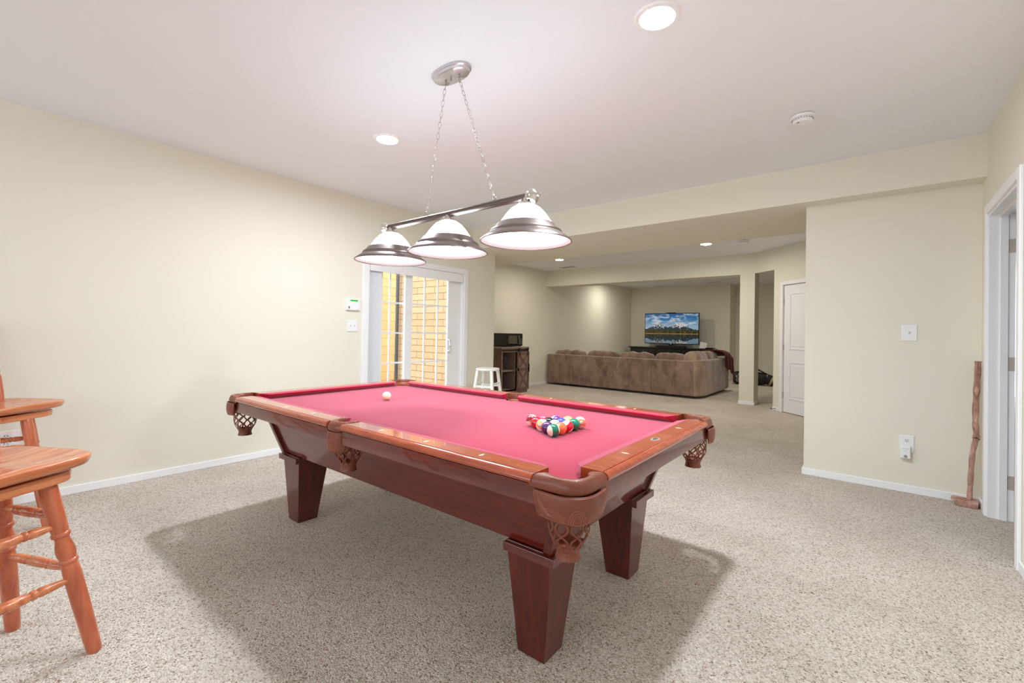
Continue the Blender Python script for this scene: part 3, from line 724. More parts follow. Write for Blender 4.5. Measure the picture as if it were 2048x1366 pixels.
labs = {1: 'pale yellow ball at the back of the rack, just left of the green ball', 2: 'solid blue ball inside the rack behind the orange ball', 3: 'solid red ball second from the left tip of the rack',
 4: 'solid purple ball in the front side of the rack, left of the green striped ball', 5: 'solid orange ball with number 5 right of the green striped ball', 6: 'solid green ball near the right corner of the rack',
 7: 'solid ball coloured pinkish for its strong reflection at the back behind the solid red ball', 8: 'black 8 ball in the middle of the rack', 9: 'yellow-orange striped ball with number 9 in the front side of the rack', 10: 'cream-topped ball behind the solid purple ball in the rack',
 11: 'red striped ball between the orange and solid green balls', 12: 'white and purple striped ball at the back of the rack', 13: 'orange striped ball with number 13 at the right corner of the rack', 14: 'green striped ball nearest the camera in the rack', 15: 'maroon and white striped ball at the left tip of the rack'}
for n, row, k, face, pol in sq:
    ball(n, rack(row, k), 'pool_ball', labs[n], srgb(*cols[n]), n > 8, face, pol)
ball(0, (-.566, .003, zc), 'cue_ball', 'cream cue ball alone on the red cloth at the far end', srgb(246, 226, 198), False)

# ============================================================ TABLE LAMP
Lp = thing('billiard_lamp', 'three-shade billiard lamp with brushed nickel bar hung by two chains over the pool table', 'pendant lamp', (-1.84, 1.69, H))
ZBAR = 1.83-H
# canopy
can_r = []
for k, z in ((1, -.001), (1, -.012), (.93, -.016), (.90, -.028), (.80, -.034), (.02, -.034)):
    can_r.append([((.135 if k > .5 else .135)*k*math.copysign(abs(math.cos(a))**.82, math.cos(a)), .068*k*math.copysign(abs(math.sin(a))**.9, math.sin(a)), z) for a in [2*PI*i/48 for i in range(48)]])
MB().loft(can_r).build('canopy', mat('satin_nickel', srgb(206, 204, 206), .34, metal=.9), Lp, smooth=35)
MB().lathe([(.0001, -.05), (.004, -.05), (.006, -.045), (.003, -.036)], (0, 0, 0), 14).build('canopy_screw', steel_m, Lp, smooth=40)
def chain(p0, p1):
    p0, p1 = Vector(p0), Vector(p1); d = p1-p0; L_ = d.length; n = max(2, int(L_/.030)); mb = MB(); t = d.normalized()
    s0 = t.cross(Vector((0, 1, 0))).normalized(); s1 = t.cross(s0)
    for i in range(n):
        c = p0+d*((i+.5)/n); s = (s0*.9+s1*.44).normalized() if i % 2 == 0 else (s1*.9-s0*.44).normalized(); h = L_/n/2+.0035; w = .0072
        pts_ = []
        for k in range(14):
            a = 2*PI*k/14; pts_.append(c+t*h*math.sin(a)*1.0+s*w*math.copysign(abs(math.cos(a))**.7, math.cos(a)))
        q = MB(); q.tube(pts_, .0013, 6, closed=True); me_ = bpy.data.meshes.new('tmp'); q.bm.to_mesh(me_); q.bm.free(); mb.bm.from_mesh(me_); bpy.data.meshes.remove(me_)
    mb.build('chain', steel_m, Lp, smooth=60)
for xa, xb in ((-.048, -.185), (.058, .335)):
    chain((xa, .005, -.05), (xb, 0, ZBAR+.032))
    MB().lathe([(.0001, -.052), (.0045, -.052), (.006, -.036)], (xa, .005, 0), 12).build('canopy_screw', steel_m, Lp, smooth=40)
    MB().tube([(xb+.011*math.cos(2*PI*k/12), 0, ZBAR+.03+.011*math.sin(2*PI*k/12)) for k in range(12)], .002, 6, closed=True).build('bar_ring', steel_m, Lp, smooth=60)
MB().lathe([(.0175, -.555), (.0175, .555)], (0, 0, ZBAR), 28, 'x', caps=True).build('bar', mat('nickel_dark_reflection', srgb(112, 100, 96), .36, metal=1), Lp, smooth=40)  # dark reflections on the brushed nickel are put into its colour
fin = [(.017, .545), (.026, .550), (.026, .557), (.020, .562), (.028, .572), (.037, .580), (.034, .588), (.022, .597), (.012, .603), (.009, .608), (.012, .613), (.008, .619), (.0005, .626)]
for s in (-1, 1): MB().lathe([(r, s*z) for r, z in fin], (0, 0, ZBAR), 28, 'x', caps=True).build('finial', chrome_m, Lp, smooth=35)
glow = emis('lit_alabaster_glass', (.82, .93, 1, 1), SHADE_E)
bulb_m = emis('bulb_glow', (.9, .96, 1, 1), 60)
def shade(x):
    s = bpy.data.objects.new('lamp_shade', None); C.objects.link(s); s.parent = Lp; s.location = (x, 0, 1.615-H)
    MB().lathe([(.014, .215), (.018, .205), (.020, .19), (.036, .186), (.041, .176), (.041, .168), (.030, .168)], (0, 0, 0), 28).build('fitter', chrome_m, s, smooth=35)
    MB().lathe([(.028, .178), (.045, .172), (.070, .156), (.092, .132), (.112, .104), (.130, .078), (.142, .062)], (0, 0, 0), 56).build('glass', glow, s, smooth=60, thick=.003)
    MB().lathe([(.140, .064), (.150, .052), (.162, .042), (.168, .034), (.192, .018), (.214, .003)], (0, 0, 0), 56).build('glowing_lining', mat('rim_lining_glow', srgb(215, 215, 218), .5, emit=(.95, .98, 1, 1), estr=.42), s, smooth=50, thick=.001)  # white inside of the metal band, its lit look added as emission
    MB().lathe([(.128, .086), (.138, .080), (.150, .064), (.166, .052), (.171, .046), (.172, .038), (.196, .020), (.217, .004), (.2185, .000), (.216, -.001), (.213, .001)], (0, 0, 0), 56).build('metal_band', mat('band_nickel', srgb(140, 128, 124), .33, metal=1), s, smooth=45, thick=.0015)
    MB().lathe([(.0005, .05), (.018, .055), (.030, .075), (.028, .10), (.014, .125), (.012, .165)], (0, 0, 0), 20).build('bulb', bulb_m, s, smooth=60)
    return s
for x in (-.52, 0, .54): shade(x)

# ============================================================ OAK BAR STOOLS
def bar_stool(label, loc, rz, seat_rz):
    t = thing('bar_stool', label, 'bar stool', loc, rz, 'oak swivel bar stools at the left edge')
    zt = .630; f = .215; tp = .116
    prof = [(0, .019), (.02, .022), (.10, .0235), (.30, .0255), (.48, .0255), (.525, .0235), (.535, .0225), (.542, .027), (.556, .027), (.562, .0225), (.585, .0265), (.61, .0275), (.64, .025), (.67, .0205), (.688, .0205), (.694, .0265), (.710, .0265), (.716, .023), (.73, .0245), (.85, .0265), (.97, .0265), (1, .025)]
    feet = {}
    for sx in (-1, 1):
        for sy in (-1, 1):
            MB().turned((sx*f, sy*f, .0), (sx*tp, sy*tp, zt), prof, 24).build('leg', oak_v, t, smooth=50)
    def lp(sx, sy, z):
        q = z/zt; return Vector((sx*(f+(tp-f)*q), sy*(f+(tp-f)*q), z))
    sprof = [(0, .008), (.10, .011), (.22, .0155), (.28, .016), (.30, .012), (.315, .016), (.345, .016), (.36, .012), (.38, .016), (.50, .0175), (.62, .016), (.64, .012), (.655, .016), (.685, .016), (.70, .012), (.72, .016), (.78, .0155), (.90, .011), (1, .008)]
    for a, b, zs in (((-1, -1), (1, -1), (.316, .51)), ((-1, 1), (1, 1), (.316, .51)), ((-1, -1), (-1, 1), (.28, .475)), ((1, -1), (1, 1), (.28, .475))):
        for z in zs: MB().turned(lp(*a, z), lp(*b, z), sprof, 16).build('stretcher', oak, t, smooth=50)
    st = bpy.data.objects.new('seat', None); C.objects.link(st); st.parent = t; st.rotation_euler = (0, 0, seat_rz)
    # lower block, swivel and dished seat
    MB().prism([(x, y) for x, y in [(.185*math.copysign(abs(math.cos(a))**.45, math.cos(a)), .185*math.copysign(abs(math.sin(a))**.45, math.sin(a))) for a in [2*PI*i/40 for i in range(40)]]], lambda p: (p[0], p[1], zt-.002), lambda p: (p[0], p[1], zt+.034)).build('swivel_block', oak, st, bevel=.006)
    MB().lathe([(.07, zt+.034), (.07, zt+.046)], (0, 0, 0), 24, caps=True).build('swivel_plate', dark_m, st)
    zs = zt+.046
    top = []; n = 56
    def out(a):
        c, s = math.cos(a), math.sin(a)
        r = 1/((abs(c)/.228)**4.6+(abs(s)/.225)**4.6)**(1/4.6)
        return r*(1-.05*max(0, s)**2*0)
    rings = []
    for k, zz in ((.25, 0), (.9, 0), (.965, .006), (.995, .022), (1.0, .034), (.985, .0405)):
        rings.append([(out(2*PI*i/n)*k*math.cos(2*PI*i/n), out(2*PI*i/n)*k*math.sin(2*PI*i/n), zs+zz) for i in range(n)])
    for k in (.93, .8, .6, .4, .2, .02):
        ring = []
        for i in range(n):
            a = 2*PI*i/n; r = out(a)*k; x, y = r*math.cos(a), r*math.sin(a)
            dish = .014*(1-(k/.95)**2.2) if k < .95 else 0
            saddle = -.004*math.exp(-(x/.05)**2)*(1 if y < 0 else .0)
            ring.append((x, y, zs+.042-dish-saddle))
        rings.append(ring)
    MB().loft(rings).build('seat_board', oak, st, smooth=60)
    # back posts and rails
    for x in (-.15, .15):
        MB().turned((x, .16, zs+.03), (x*1.12, .29, zs+.52), [(0, .016), (.1, .02), (.3, .022), (.34, .017), (.37, .021), (.6, .02), (1, .014)], 16).build('back_post', oak_v, st, smooth=50)
    for i in range(5):
        x = -.11+.055*i
        MB().turned((x, .17, zs+.035), (x*1.12, .28, zs+.46), [(0, .007), (.3, .010), (.5, .012), (.7, .009), (1, .006)], 12).build('spindle', oak_v, st, smooth=50)
    cr = []
    for i in range(17):
        x = -.215+.43*i/16; yb_ = .285+.02*(1-(x/.215)**2)
        cr.append([(x, yb_-.011, zs+.44), (x, yb_+.011, zs+.44), (x, yb_+.013, zs+.54-.03*(x/.215)**2), (x, yb_-.009, zs+.54-.03*(x/.215)**2)])
    MB().loft(cr).build('crest_rail', oak, st, bevel=.004)
    return t

bar_stool('nearest orange oak bar stool, cut by the left frame edge, its seat lowest', (-2.305, .045, 0), math.radians(24.8), math.radians(122-24.8))
bar_stool('farther orange oak bar stool near the left wall, its seat seen above the nearer seat', (-3.97, .147, 0), math.radians(-5), math.radians(128+5))

# ============================================================ WHITE STOOL
ws = thing('white_stool', 'white round-top wooden stool beside the rustic cabinet', 'stool', (-3.80, 4.20, 0), math.radians(18))
MB().lathe([(.0001, .70), (.14, .70), (.148, .706), (.15, .716), (.147, .726), (.14, .730), (.0001, .730)], (0, 0, 0), 40).build('seat', mat('white_enamel', srgb(246, 245, 240), .35), ws, smooth=40)
for sx in (-1, 1):
    for sy in (-1, 1):
        a, b = .17, .095
        def sq_(c, z, w=.017): return [(sx*c-w, sy*c-w, z), (sx*c+w, sy*c-w, z), (sx*c+w, sy*c+w, z), (sx*c-w, sy*c+w, z)]
        MB().hexa(sq_(a, 0), sq_(b, .702)).build('leg', MATS['white_enamel'], ws, bevel=.003)
for z in (.19, .505):
    q = .17+(.095-.17)*z/.702
    for sy in (-1, 1):
        MB().box(-q+.01, q-.01, sy*q-.009, sy*q+.009, z-.014, z+.014).build('stretcher', MATS['white_enamel'], ws, bevel=.002)
        MB().box(sy*q-.009, sy*q+.009, -q+.01, q-.01, z+.022, z+.046).build('stretcher', MATS['white_enamel'], ws, bevel=.002)

# ============================================================ CABINET + MICROWAVE
cb = thing('barn_door_cabinet', 'rustic brown wood cabinet with sliding barn door against the far left wall', 'cabinet', (-5.985, 6.395, 0))
CW, CD, CH = .81, .545, .90      # along y, along x, height
MB().box(0, CD-.01, 0, .022, .05, CH-.03).build('side_panel', rustic, cb)
MB().box(0, CD-.01, CW-.022, CW, .05, CH-.03).build('side_panel', rustic, cb)
MB().box(0, CD, .022, CW-.022, .05, .085).box(CD-.03, CD, 0, CW, 0, .085).box(0, .03, 0, CW, 0, .05).build('base', rustic_l, cb, bevel=.003)
MB().box(.0, .012, .022, CW-.022, .085, CH-.03).build('back_panel', rustic, cb)
MB().box(0, CD+.02, -.02, CW+.02, CH-.03, CH).build('top', rustic_l, cb, bevel=.004)
MB().box(CD-.02, CD, 0, .03, .085, CH-.03).box(CD-.02, CD, CW-.03, CW, .085, CH-.03).box(CD-.02, CD, .03, CW-.03, CH-.10, CH-.03).box(.012, CD-.02, CW/2+.02, CW/2+.04, .085, CH-.1).build('front_frame', rustic_l, cb, bevel=.002)
MB().box(.012, CD-.03, .022, CW-.022, .43, .455).build('shelf', rustic_l, cb)
br_ = MB().box(CD+.008, CD+.014, -.01, CW+.01, CH-.075, CH-.05).build('door_track', dark_m, cb)
dr_ = MB()
for i in range(4): dr_.box(CD+.016, CD+.032, CW/2+.03+i*.093, CW/2+.121+i*.093, .06, CH-.09)
dz = dr_.build('sliding_door', rustic_l, cb, bevel=.002)
y0_, y1_ = CW/2+.03, CW/2+.03+4*.093-.002
xb = MB().box(CD+.032, CD+.042, y0_, y1_, .06, .11).box(CD+.032, CD+.042, y0_, y1_, CH-.14, CH-.09).box(CD+.032, CD+.042, y0_, y1_, .44, .49).box(CD+.032, CD+.042, y0_, y0_+.045, .11, CH-.14).box(CD+.032, CD+.042, y1_-.045, y1_, .11, CH-.14)
def diag(mb, ya, za, yb2, zb2, w=.022, x0=CD+.032, x1=CD+.040):
    d = Vector((yb2-ya, zb2-za)).normalized(); nn = Vector((-d.y, d.x))*w
    P4 = [(ya+nn.x, za+nn.y), (yb2+nn.x, zb2+nn.y), (yb2-nn.x, zb2-nn.y), (ya-nn.x, za-nn.y)]
    mb.hexa([(x0, p[0], p[1]) for p in P4], [(x1, p[0], p[1]) for p in P4])
for za, zb2 in ((.11, .44), (.49, CH-.14)):
    diag(xb, y0_+.045, za, y1_-.045, zb2, x1=CD+.0395); diag(xb, y0_+.045, zb2, y1_-.045, za, x1=CD+.0405)
xb.build('cross_brace', rustic, dz, bevel=.001)
for y in (y0_+.05, y1_-.05):
    MB().box(CD+.033, CD+.046, y-.012, y+.012, CH-.17, CH-.05).lathe([(.0001, CD+.05), (.024, CD+.05), (.024, CD+.034), (.0001, CD+.034)], (0, y, CH-.045), 20, 'x').build('hanger', dark_m, dz)
MB().box(CD+.045, CD+.06, y1_-.03, y1_-.012, .40, .56).build('door_pull', dark_m, dz)
mw = thing('microwave', 'black microwave oven on top of the rustic cabinet', 'microwave', (-5.90, 6.62, CH+.0005))
MWW, MWD, MWH = .50, .37, .262
MB().box(0, MWD, 0, MWW, .012, MWH).build('housing', black_m, mw, bevel=.004)
for x in (.03, MWD-.03):
    for y in (.04, MWW-.04): MB().lathe([(.012, 0), (.012, .013)], (x, y, 0), 12, caps=True).build('foot', dark_m, mw)
MB().box(MWD, MWD+.02, .005, MWW*.76, .018, MWH-.006).build('door', mat('gloss_black', srgb(14, 14, 16), .1, coat=.6), mw, bevel=.003)
MB().box(MWD+.0202, MWD+.0215, .05, MWW*.64, .06, MWH-.045).build('window', mat('microwave_window', srgb(120, 112, 100), .12, metal=.55), mw)
MB().tube([(MWD+.02, MWW*.71, .05), (MWD+.05, MWW*.71, .06), (MWD+.05, MWW*.71, MWH-.06), (MWD+.02, MWW*.71, MWH-.05)], .008, 8).build('handle', chrome_m, mw, smooth=50)
MB().box(MWD, MWD+.018, MWW*.765, MWW-.003, .018, MWH-.006).build('control_panel', MATS['gloss_black'], mw, bevel=.002)
g = MB()
for i in range(4):
    for j in range(3): g.box(MWD+.018, MWD+.020, MWW*.79+j*.03, MWW*.79+j*.03+.02, .05+i*.03, .05+i*.03+.014)
g.build('keypad', mat('grey_keys', srgb(110, 110, 114), .4), mw)
g = MB()
for i in range(7): g.box(.05+i*.026, .062+i*.026, -.001, .0005, .03, .085)
g.build('side_vents', mat('vent_grey', srgb(70, 66, 62), .6), mw)

# ============================================================ SOFA
def suede(name, c1, c2):
    M = mat(name, c1, .95, spec=.1, sheen=.6); nt = M.node_tree; b = nt.nodes['Principled BSDF']; N = nt.nodes.new; L = nt.links.new
    tc = N('ShaderNodeTexCoord'); mp = N('ShaderNodeMapping'); mp.inputs['Scale'].default_value = (1, 1, .55)
    n = N('ShaderNodeTexNoise'); n.inputs['Scale'].default_value = 5; n.inputs['Detail'].default_value = 7; n.inputs['Roughness'].default_value = .65; n.inputs['Distortion'].default_value = .6
    cr = N('ShaderNodeValToRGB'); cr.color_ramp.elements[0].position = .35; cr.color_ramp.elements[1].position = .66; cr.color_ramp.elements[0].color = c1; cr.color_ramp.elements[1].color = c2
    L(tc.outputs['Object'], mp.inputs[0]); L(mp.outputs[0], n.inputs['Vector']); L(n.outputs['Fac'], cr.inputs[0]); L(cr.outputs[0], b.inputs['Base Color'])
    bp = N('ShaderNodeBump'); bp.inputs['Strength'].default_value = .3; bp.inputs['Distance'].default_value = .01; L(n.outputs['Fac'], bp.inputs['Height']); L(bp.outputs[0], b.inputs['Normal'])
    return M
su = suede('brown_suede', srgb(108, 84, 72), srgb(156, 128, 112))
su2 = suede('tan_suede', srgb(132, 108, 90), srgb(176, 150, 128))
sf = thing('sectional_sofa', 'brown suede sectional sofa seen from behind, facing the television', 'sofa', (-4.2, 9.2, 0))
ox, oy = -4.2, 9.2
def back_mod(x0, x1, y0=8.60, th=.20, zt=.70, mname=su):
    MB().box(x0-ox+.006, x1-ox-.006, y0-oy, y0+th-oy, .045, zt).build('back_panel', mname, sf, bevel=.022, segs=4, smooth=40)
back_mod(-5.93, -5.018); back_mod(-5.018, -3.455); back_mod(-3.455, -2.63)
# slanted corner and side section
cpts = [(-2.64, 8.60), (-2.56, 8.66), (-2.50, 8.84), (-2.50, 10.36), (-2.70, 10.36), (-2.70, 8.80), (-2.64, 8.80)]
MB().prism(cpts, lambda p: (p[0]-ox, p[1]-oy, .045), lambda p: (p[0]-ox, p[1]-oy, .715)).build('back_panel', su2, sf, bevel=.02, segs=4, smooth=40)
MB().box(-3.5-ox, -2.505-ox, 10.365-oy, 10.62-oy, .045, .60).build('armrest', su, sf, bevel=.04, segs=4, smooth=40)
MB().box(-5.90-ox, -5.68-ox, 8.80-oy, 9.75-oy, .045, .60).build('armrest', su, sf, bevel=.04, segs=4, smooth=40)
MB().box(-5.67-ox, -2.71-ox, 8.81-oy, 9.72-oy, .05, .30).box(-3.55-ox, -2.71-ox, 9.73-oy, 10.36-oy, .05, .30).build('seat_base', su, sf, bevel=.01)
for x0, x1 in ((-5.66, -4.95), (-4.94, -4.23), (-4.22, -3.56)):
    MB().box(x0-ox, x1-ox, 8.98-oy, 9.74-oy, .30, .45).build('seat_cushion', su, sf, bevel=.04, segs=4, smooth=50)
for y0, y1 in ((8.98, 9.66), (9.67, 10.35)):
    MB().box(-3.55-ox, -2.88-ox, y0-oy, y1-oy, .30, .45).build('seat_cushion', su, sf, bevel=.04, segs=4, smooth=50)
def pillow(x0, x1, y0, y1, z0, z1, m_, seed):
    rnd = random.Random(seed); mb = MB(); nx, nz = 16, 8; x0 -= ox; x1 -= ox; y0 -= oy; y1 -= oy
    cx, cy, cz = (x0+x1)/2, (y0+y1)/2, (z0+z1)/2; rings = []
    ph = [rnd.random()*6 for _ in range(6)]
    longx = (x1-x0) >= (y1-y0)
    n = 24
    for i in range(nx+1):
        f = -1+2*i/nx; k = (1-abs(f)**9)**.5 if abs(f) < 1 else .5; k = max(k, .55)
        ring = []
        for j in range(n):
            a = 2*PI*j/n; ca, sa = math.cos(a), math.sin(a)
            rr = 1/((abs(ca)**3.4+abs(sa)**3.4)**(1/3.4))
            w = 1+.05*math.sin(5*f*2+ph[0]+3*sa)+.04*math.sin(9*f+ph[1]+2*ca)
            hz = (z1-z0)/2*rr*sa*k*(w if sa > 0 else 1)
            if longx: ring.append((cx+(x1-x0)/2*f, cy+(y1-y0)/2*rr*ca*k, cz+hz))
            else: ring.append((cx+(x1-x0)/2*rr*ca*k, cy+(y1-y0)/2*f, cz+hz))
        rings.append(ring)
    mb.loft(rings).build('back_cushion', m_, sf, smooth=80, subsurf=1)
pillow(-5.86, -5.06, 8.74, 9.02, .42, .805, su, 1)
pillow(-5.0, -4.24, 8.72, 9.0, .42, .815, su, 2); pillow(-4.24, -3.47, 8.72, 9.0, .42, .82, su, 3)
pillow(-3.46, -2.86, 8.72, 9.0, .42, .83, su, 4)
pillow(-2.92, -2.60, 8.74, 9.5, .42, .87, su2, 5); pillow(-2.92, -2.60, 9.5, 10.2, .42, .86, su2, 6)
MB().tube([(-5.016-ox, 8.598-oy, .06), (-5.016-ox, 8.598-oy, .70)], .006, 6).tube([(-3.455-ox, 8.598-oy, .06), (-3.455-ox, 8.598-oy, .70)], .006, 6).build('seam_piping', su2, sf)
# maroon throw
mb = MB(); grid = []
nu, nv = 26, 30
for i in range(nu+1):
    a = i/nu; row = []
    for j in range(nv+1):
        b = j/nv      # along the drape: from the inside over the back corner down outside
        y = 9.86+.78*a+.10*b
        if b < .3: q = b/.3; x = -2.98+.40*q; z = .845+.03*math.sin(q*PI/2)
        elif b < .55: q = (b-.3)/.25; x = -2.58+.15*math.sin(q*PI/2); z = .875-.10*(1-math.cos(q*PI/2))
        else: q = (b-.55)/.45; x = -2.43+.015*q; z = .775-(.22+.20*a)*q
        z -= .13*max(0, a-.55)/.45
        w = .014*math.sin(a*22+b*3)*(.3+b)
        row.append((x+w, y, z+.006*math.sin(a*17+2)))
    grid.append(row)
tb = mb.loft(grid, closed=False).build('throw_blanket', mat('maroon_fleece', srgb(92, 8, 24), .95, sheen=.12, bump=(60, .4, .01)), smooth=80, thick=.014)
tag(tb, 'maroon throw blanket draped over the right arm end of the sofa', 'blanket')

# ============================================================ TV WALL
cs = thing('media_console', 'long black media console against the far wall behind the sofa', 'console', (-4.6, 12.93, 0))
MB().box(-1.20, 1.20, -.24, .24, .79, .825).build('top', black_m, cs, bevel=.006)
MB().box(-1.15, -1.12, -.21, .21, .0, .79).box(1.12, 1.15, -.21, .21, 0, .79).box(-1.12, 1.12, .19, .21, .05, .79).box(-1.12, 1.12, -.21, .19, .06, .09).box(-.38, -.36, -.20, .19, .09, .79).box(.36, .38, -.20, .19, .09, .79).build('body', black_m, cs)
for x0, x1 in ((-1.11, -.385), (-.355, .355), (.385, 1.11)):
    d = MB().box(x0, x1, -.225, -.21, .10, .60).build('door', black_m, cs, bevel=.003); MB().lathe([(.0001, -.245), (.01, -.245), (.006, -.225)], (x1-.05, 0, .4), 12, 'y').build('knob', steel_m, d)
    d = MB().box(x0, x1, -.225, -.21, .615, .78).build('drawer', black_m, cs, bevel=.003); MB().lathe([(.0001, -.245), (.01, -.245), (.006, -.225)], ((x0+x1)/2, 0, .7), 12, 'y').build('knob', steel_m, d)
tv = thing('television', 'flat screen television showing snowy mountains over a lake', 'television', (-4.60, 12.90, .8255), math.radians(1))
TVW, TVH, TVZ = 1.55, .885, .10
MB().box(-TVW/2, TVW/2, -.01, .03, TVZ, TVZ+TVH).build('bezel', mat('tv_black', srgb(12, 12, 14), .25), tv, bevel=.004)
def screen():
    M = bpy.data.materials.new('lake_picture'); M.use_nodes = True; nt = M.node_tree; N = nt.nodes.new; L = nt.links.new
    b = nt.nodes['Principled BSDF']; b.inputs['Base Color'].default_value = (.01, .01, .01, 1); b.inputs['Roughness'].default_value = .2
    tc = N('ShaderNodeTexCoord'); sp = N('ShaderNodeSeparateXYZ'); L(tc.outputs['Object'], sp.inputs[0])
    X = N('ShaderNodeMath'); X.operation = 'DIVIDE'; X.inputs[1].default_value = TVW; L(sp.outputs['X'], X.inputs[0])
    Z = N('ShaderNodeMath'); Z.operation = 'DIVIDE'; Z.inputs[1].default_value = TVH; L(sp.outputs['Z'], Z.inputs[0])      # screen mesh spans -.5..+.5
    def mth(op, a, b2=None, c=None):
        n = N('ShaderNodeMath'); n.operation = op
        for i, v in enumerate((a, b2, c)):
            if v is None: continue
            if isinstance(v, (int, float)): n.inputs[i].default_value = v
            else: L(v, n.inputs[i])
        return n.outputs[0]
    HZ = -.17     # waterline
    d = mth('SUBTRACT', Z.outputs[0], HZ); up = mth('ABSOLUTE', d)        # mirrored height above the water
    above = mth('GREATER_THAN', d, 0)
    cb_ = N('ShaderNodeCombineXYZ'); L(mth('MULTIPLY', X.outputs[0], 1.75), cb_.inputs[0]); L(up, cb_.inputs[2])
    def noise(scale, det=6, vec=None, sc_=(1, 1, 1), dist=0):
        mp = N('ShaderNodeMapping'); mp.inputs['Scale'].default_value = sc_; L(vec or cb_.outputs[0], mp.inputs[0])
        n = N('ShaderNodeTexNoise'); n.inputs['Scale'].default_value = scale; n.inputs['Detail'].default_value = det; n.inputs['Distortion'].default_value = dist; L(mp.outputs[0], n.inputs['Vector']); return n.outputs['Fac']
    def ramp(fac, *st):
        c = N('ShaderNodeValToRGB'); e = c.color_ramp.elements; e[0].position = st[0][0]; e[0].color = srgb(*st[0][1]); e[1].position = st[-1][0]; e[1].color = srgb(*st[-1][1])
        for p_, q in st[1:-1]: k = e.new(p_); k.color = srgb(*q)
        L(fac, c.inputs[0]); return c.outputs[0]
    def mix(f, a, b2, mode='MIX'):
        n = N('ShaderNodeMixRGB'); n.blend_type = mode
        if isinstance(f, (int, float)): n.inputs[0].default_value = f
        else: L(f, n.inputs[0])
        for i, v in ((1, a), (2, b2)):
            if isinstance(v, tuple): n.inputs[i].default_value = v
            else: L(v, n.inputs[i])
        return n.outputs[0]
    sky = ramp(up, (.25, (150, 178, 200)), (.45, (52, 124, 176)), (.68, (22, 84, 140)))
    cl = noise(3.2, 8, sc_=(1, 1, 2.6), dist=1.2)
    sky = mix(ramp(cl, (.46, (0, 0, 0)), (.64, (235, 235, 235))), sky, srgb(214, 222, 228))
    # ridge heights: two broad peaks plus noise
    x = X.outputs[0]
    def bump_(c, w, h): return mth('MULTIPLY', mth('POWER', 2.718, mth('MULTIPLY', mth('POWER', mth('DIVIDE', mth('ABSOLUTE', mth('SUBTRACT', x, c)), w), 2.0), -1)), h)
    rx = N('ShaderNodeCombineXYZ'); L(mth('MULTIPLY', x, 1.75), rx.inputs[0])
    nr = noise(11, 6, rx.outputs[0])
    ridge = mth('ADD', mth('ADD', bump_(-.24, .17, .20), bump_(.16, .17, .24)), mth('ADD', mth('MULTIPLY', mth('SUBTRACT', nr, .5), .14), .12))
    mt = mth('GREATER_THAN', ridge, up)
    snow = noise(16, 8, sc_=(1, 1, .8), dist=1.5)
    rock = ramp(mth('ADD', snow, mth('MULTIPLY', mth('SUBTRACT', up, .24), 1.6)), (.46, (34, 54, 72)), (.52, (96, 110, 120)), (.58, (226, 226, 222)))
    col = mix(mt, sky, rock)
    ft = mth('ADD', mth('MULTIPLY', mth('SUBTRACT', noise(60, 2, rx.outputs[0]), .5), .10), mth('ADD', mth('MULTIPLY', noise(4, 2, rx.outputs[0]), .12), .07))
    tree = mth('GREATER_THAN', ft, up)
    tcol = ramp(noise(28, 6, sc_=(1, 1, .35)), (.35, (12, 28, 14)), (.52, (38, 62, 24)), (.62, (128, 82, 20)), (.75, (60, 50, 18)))
    col = mix(tree, col, tcol)
    wat = mix(.35, col, srgb(8, 34, 52)); wat = mix(mth('MULTIPLY', noise(20, 4, sc_=(.5, 1, 6)), .4), wat, srgb(10, 26, 40))
    col = mix(above, wat, col)
    line = mth('LESS_THAN', up, .008); col = mix(line, col, srgb(196, 148, 92))
    L(col, b.inputs['Emission Color']); b.inputs['Emission Strength'].default_value = .55
    return M
scr = MB().box(-TVW/2+.018, TVW/2-.018, -.0125, -.0102, -TVH/2+.018, TVH/2-.018).build('screen', screen(), tv, loc=(0, 0, TVZ+TVH/2))
MB().box(-.30, .30, -.12, .12, 0, .012).box(-.05, .05, -.01, .02, .012, TVZ+.05).build('stand', black_m, tv, bevel=.003)
MB().lathe([(.0001, -.0125), (.016, -.0125), (.016, -.010)], (0, 0, TVZ+.01), 14, 'y').build('logo', plastic_m, tv)
MB().box(-.15, .13, -.01, .02, TVZ+TVH, TVZ+TVH+.018).build('camera_bar', MATS['tv_black'], tv, bevel=.004)
sb = MB().box(-.42, .42, -.045, .045, 0, .055).build('soundbar', mat('soundbar_cloth', srgb(28, 24, 24), .8), loc=(-4.54, 12.72, .8255), bevel=.012, segs=3)
tag(sb, 'low black soundbar on the console in front of the television', 'soundbar')
rt = thing('wifi_router', 'white upright router on the console right of the television', 'router', (-3.70, 12.86, .8255), math.radians(8))
MB().hexa([(-.095, -.02, .0), (.10, -.02, 0), (.10, .02, 0), (-.095, .02, 0)], [(-.065, -.018, .185), (.10, -.018, .155), (.10, .012, .155), (-.065, .012, .185)]).build('housing', plastic_m, rt, bevel=.008, segs=3)
MB().box(-.08, .09, -.028, .028, 0, .006).build('stand', MATS['vent_grey'], rt)
db = MB().box(-.10, .10, -.11, .11, 0, .03).build('cable_box', MATS['tv_black'], loc=(-3.55, 12.84, .8255+.0), bevel=.004)
tag(db, 'flat black box at the right end of the console', 'box'); db.location = (-3.50, 12.80, .8255)
MB().tube([(.40, .02, TVZ+.02), (.36, .02, .07), (.31, .03, .02), (.27, .04, .005)], .004, 6).build('cable', dark_m, tv, smooth=60)
MB().tube([(.55, .02, TVZ+.02), (.57, .02, .09), (.60, .03, .03), (.63, .04, .005)], .004, 6).build('cable', dark_m, tv, smooth=60)

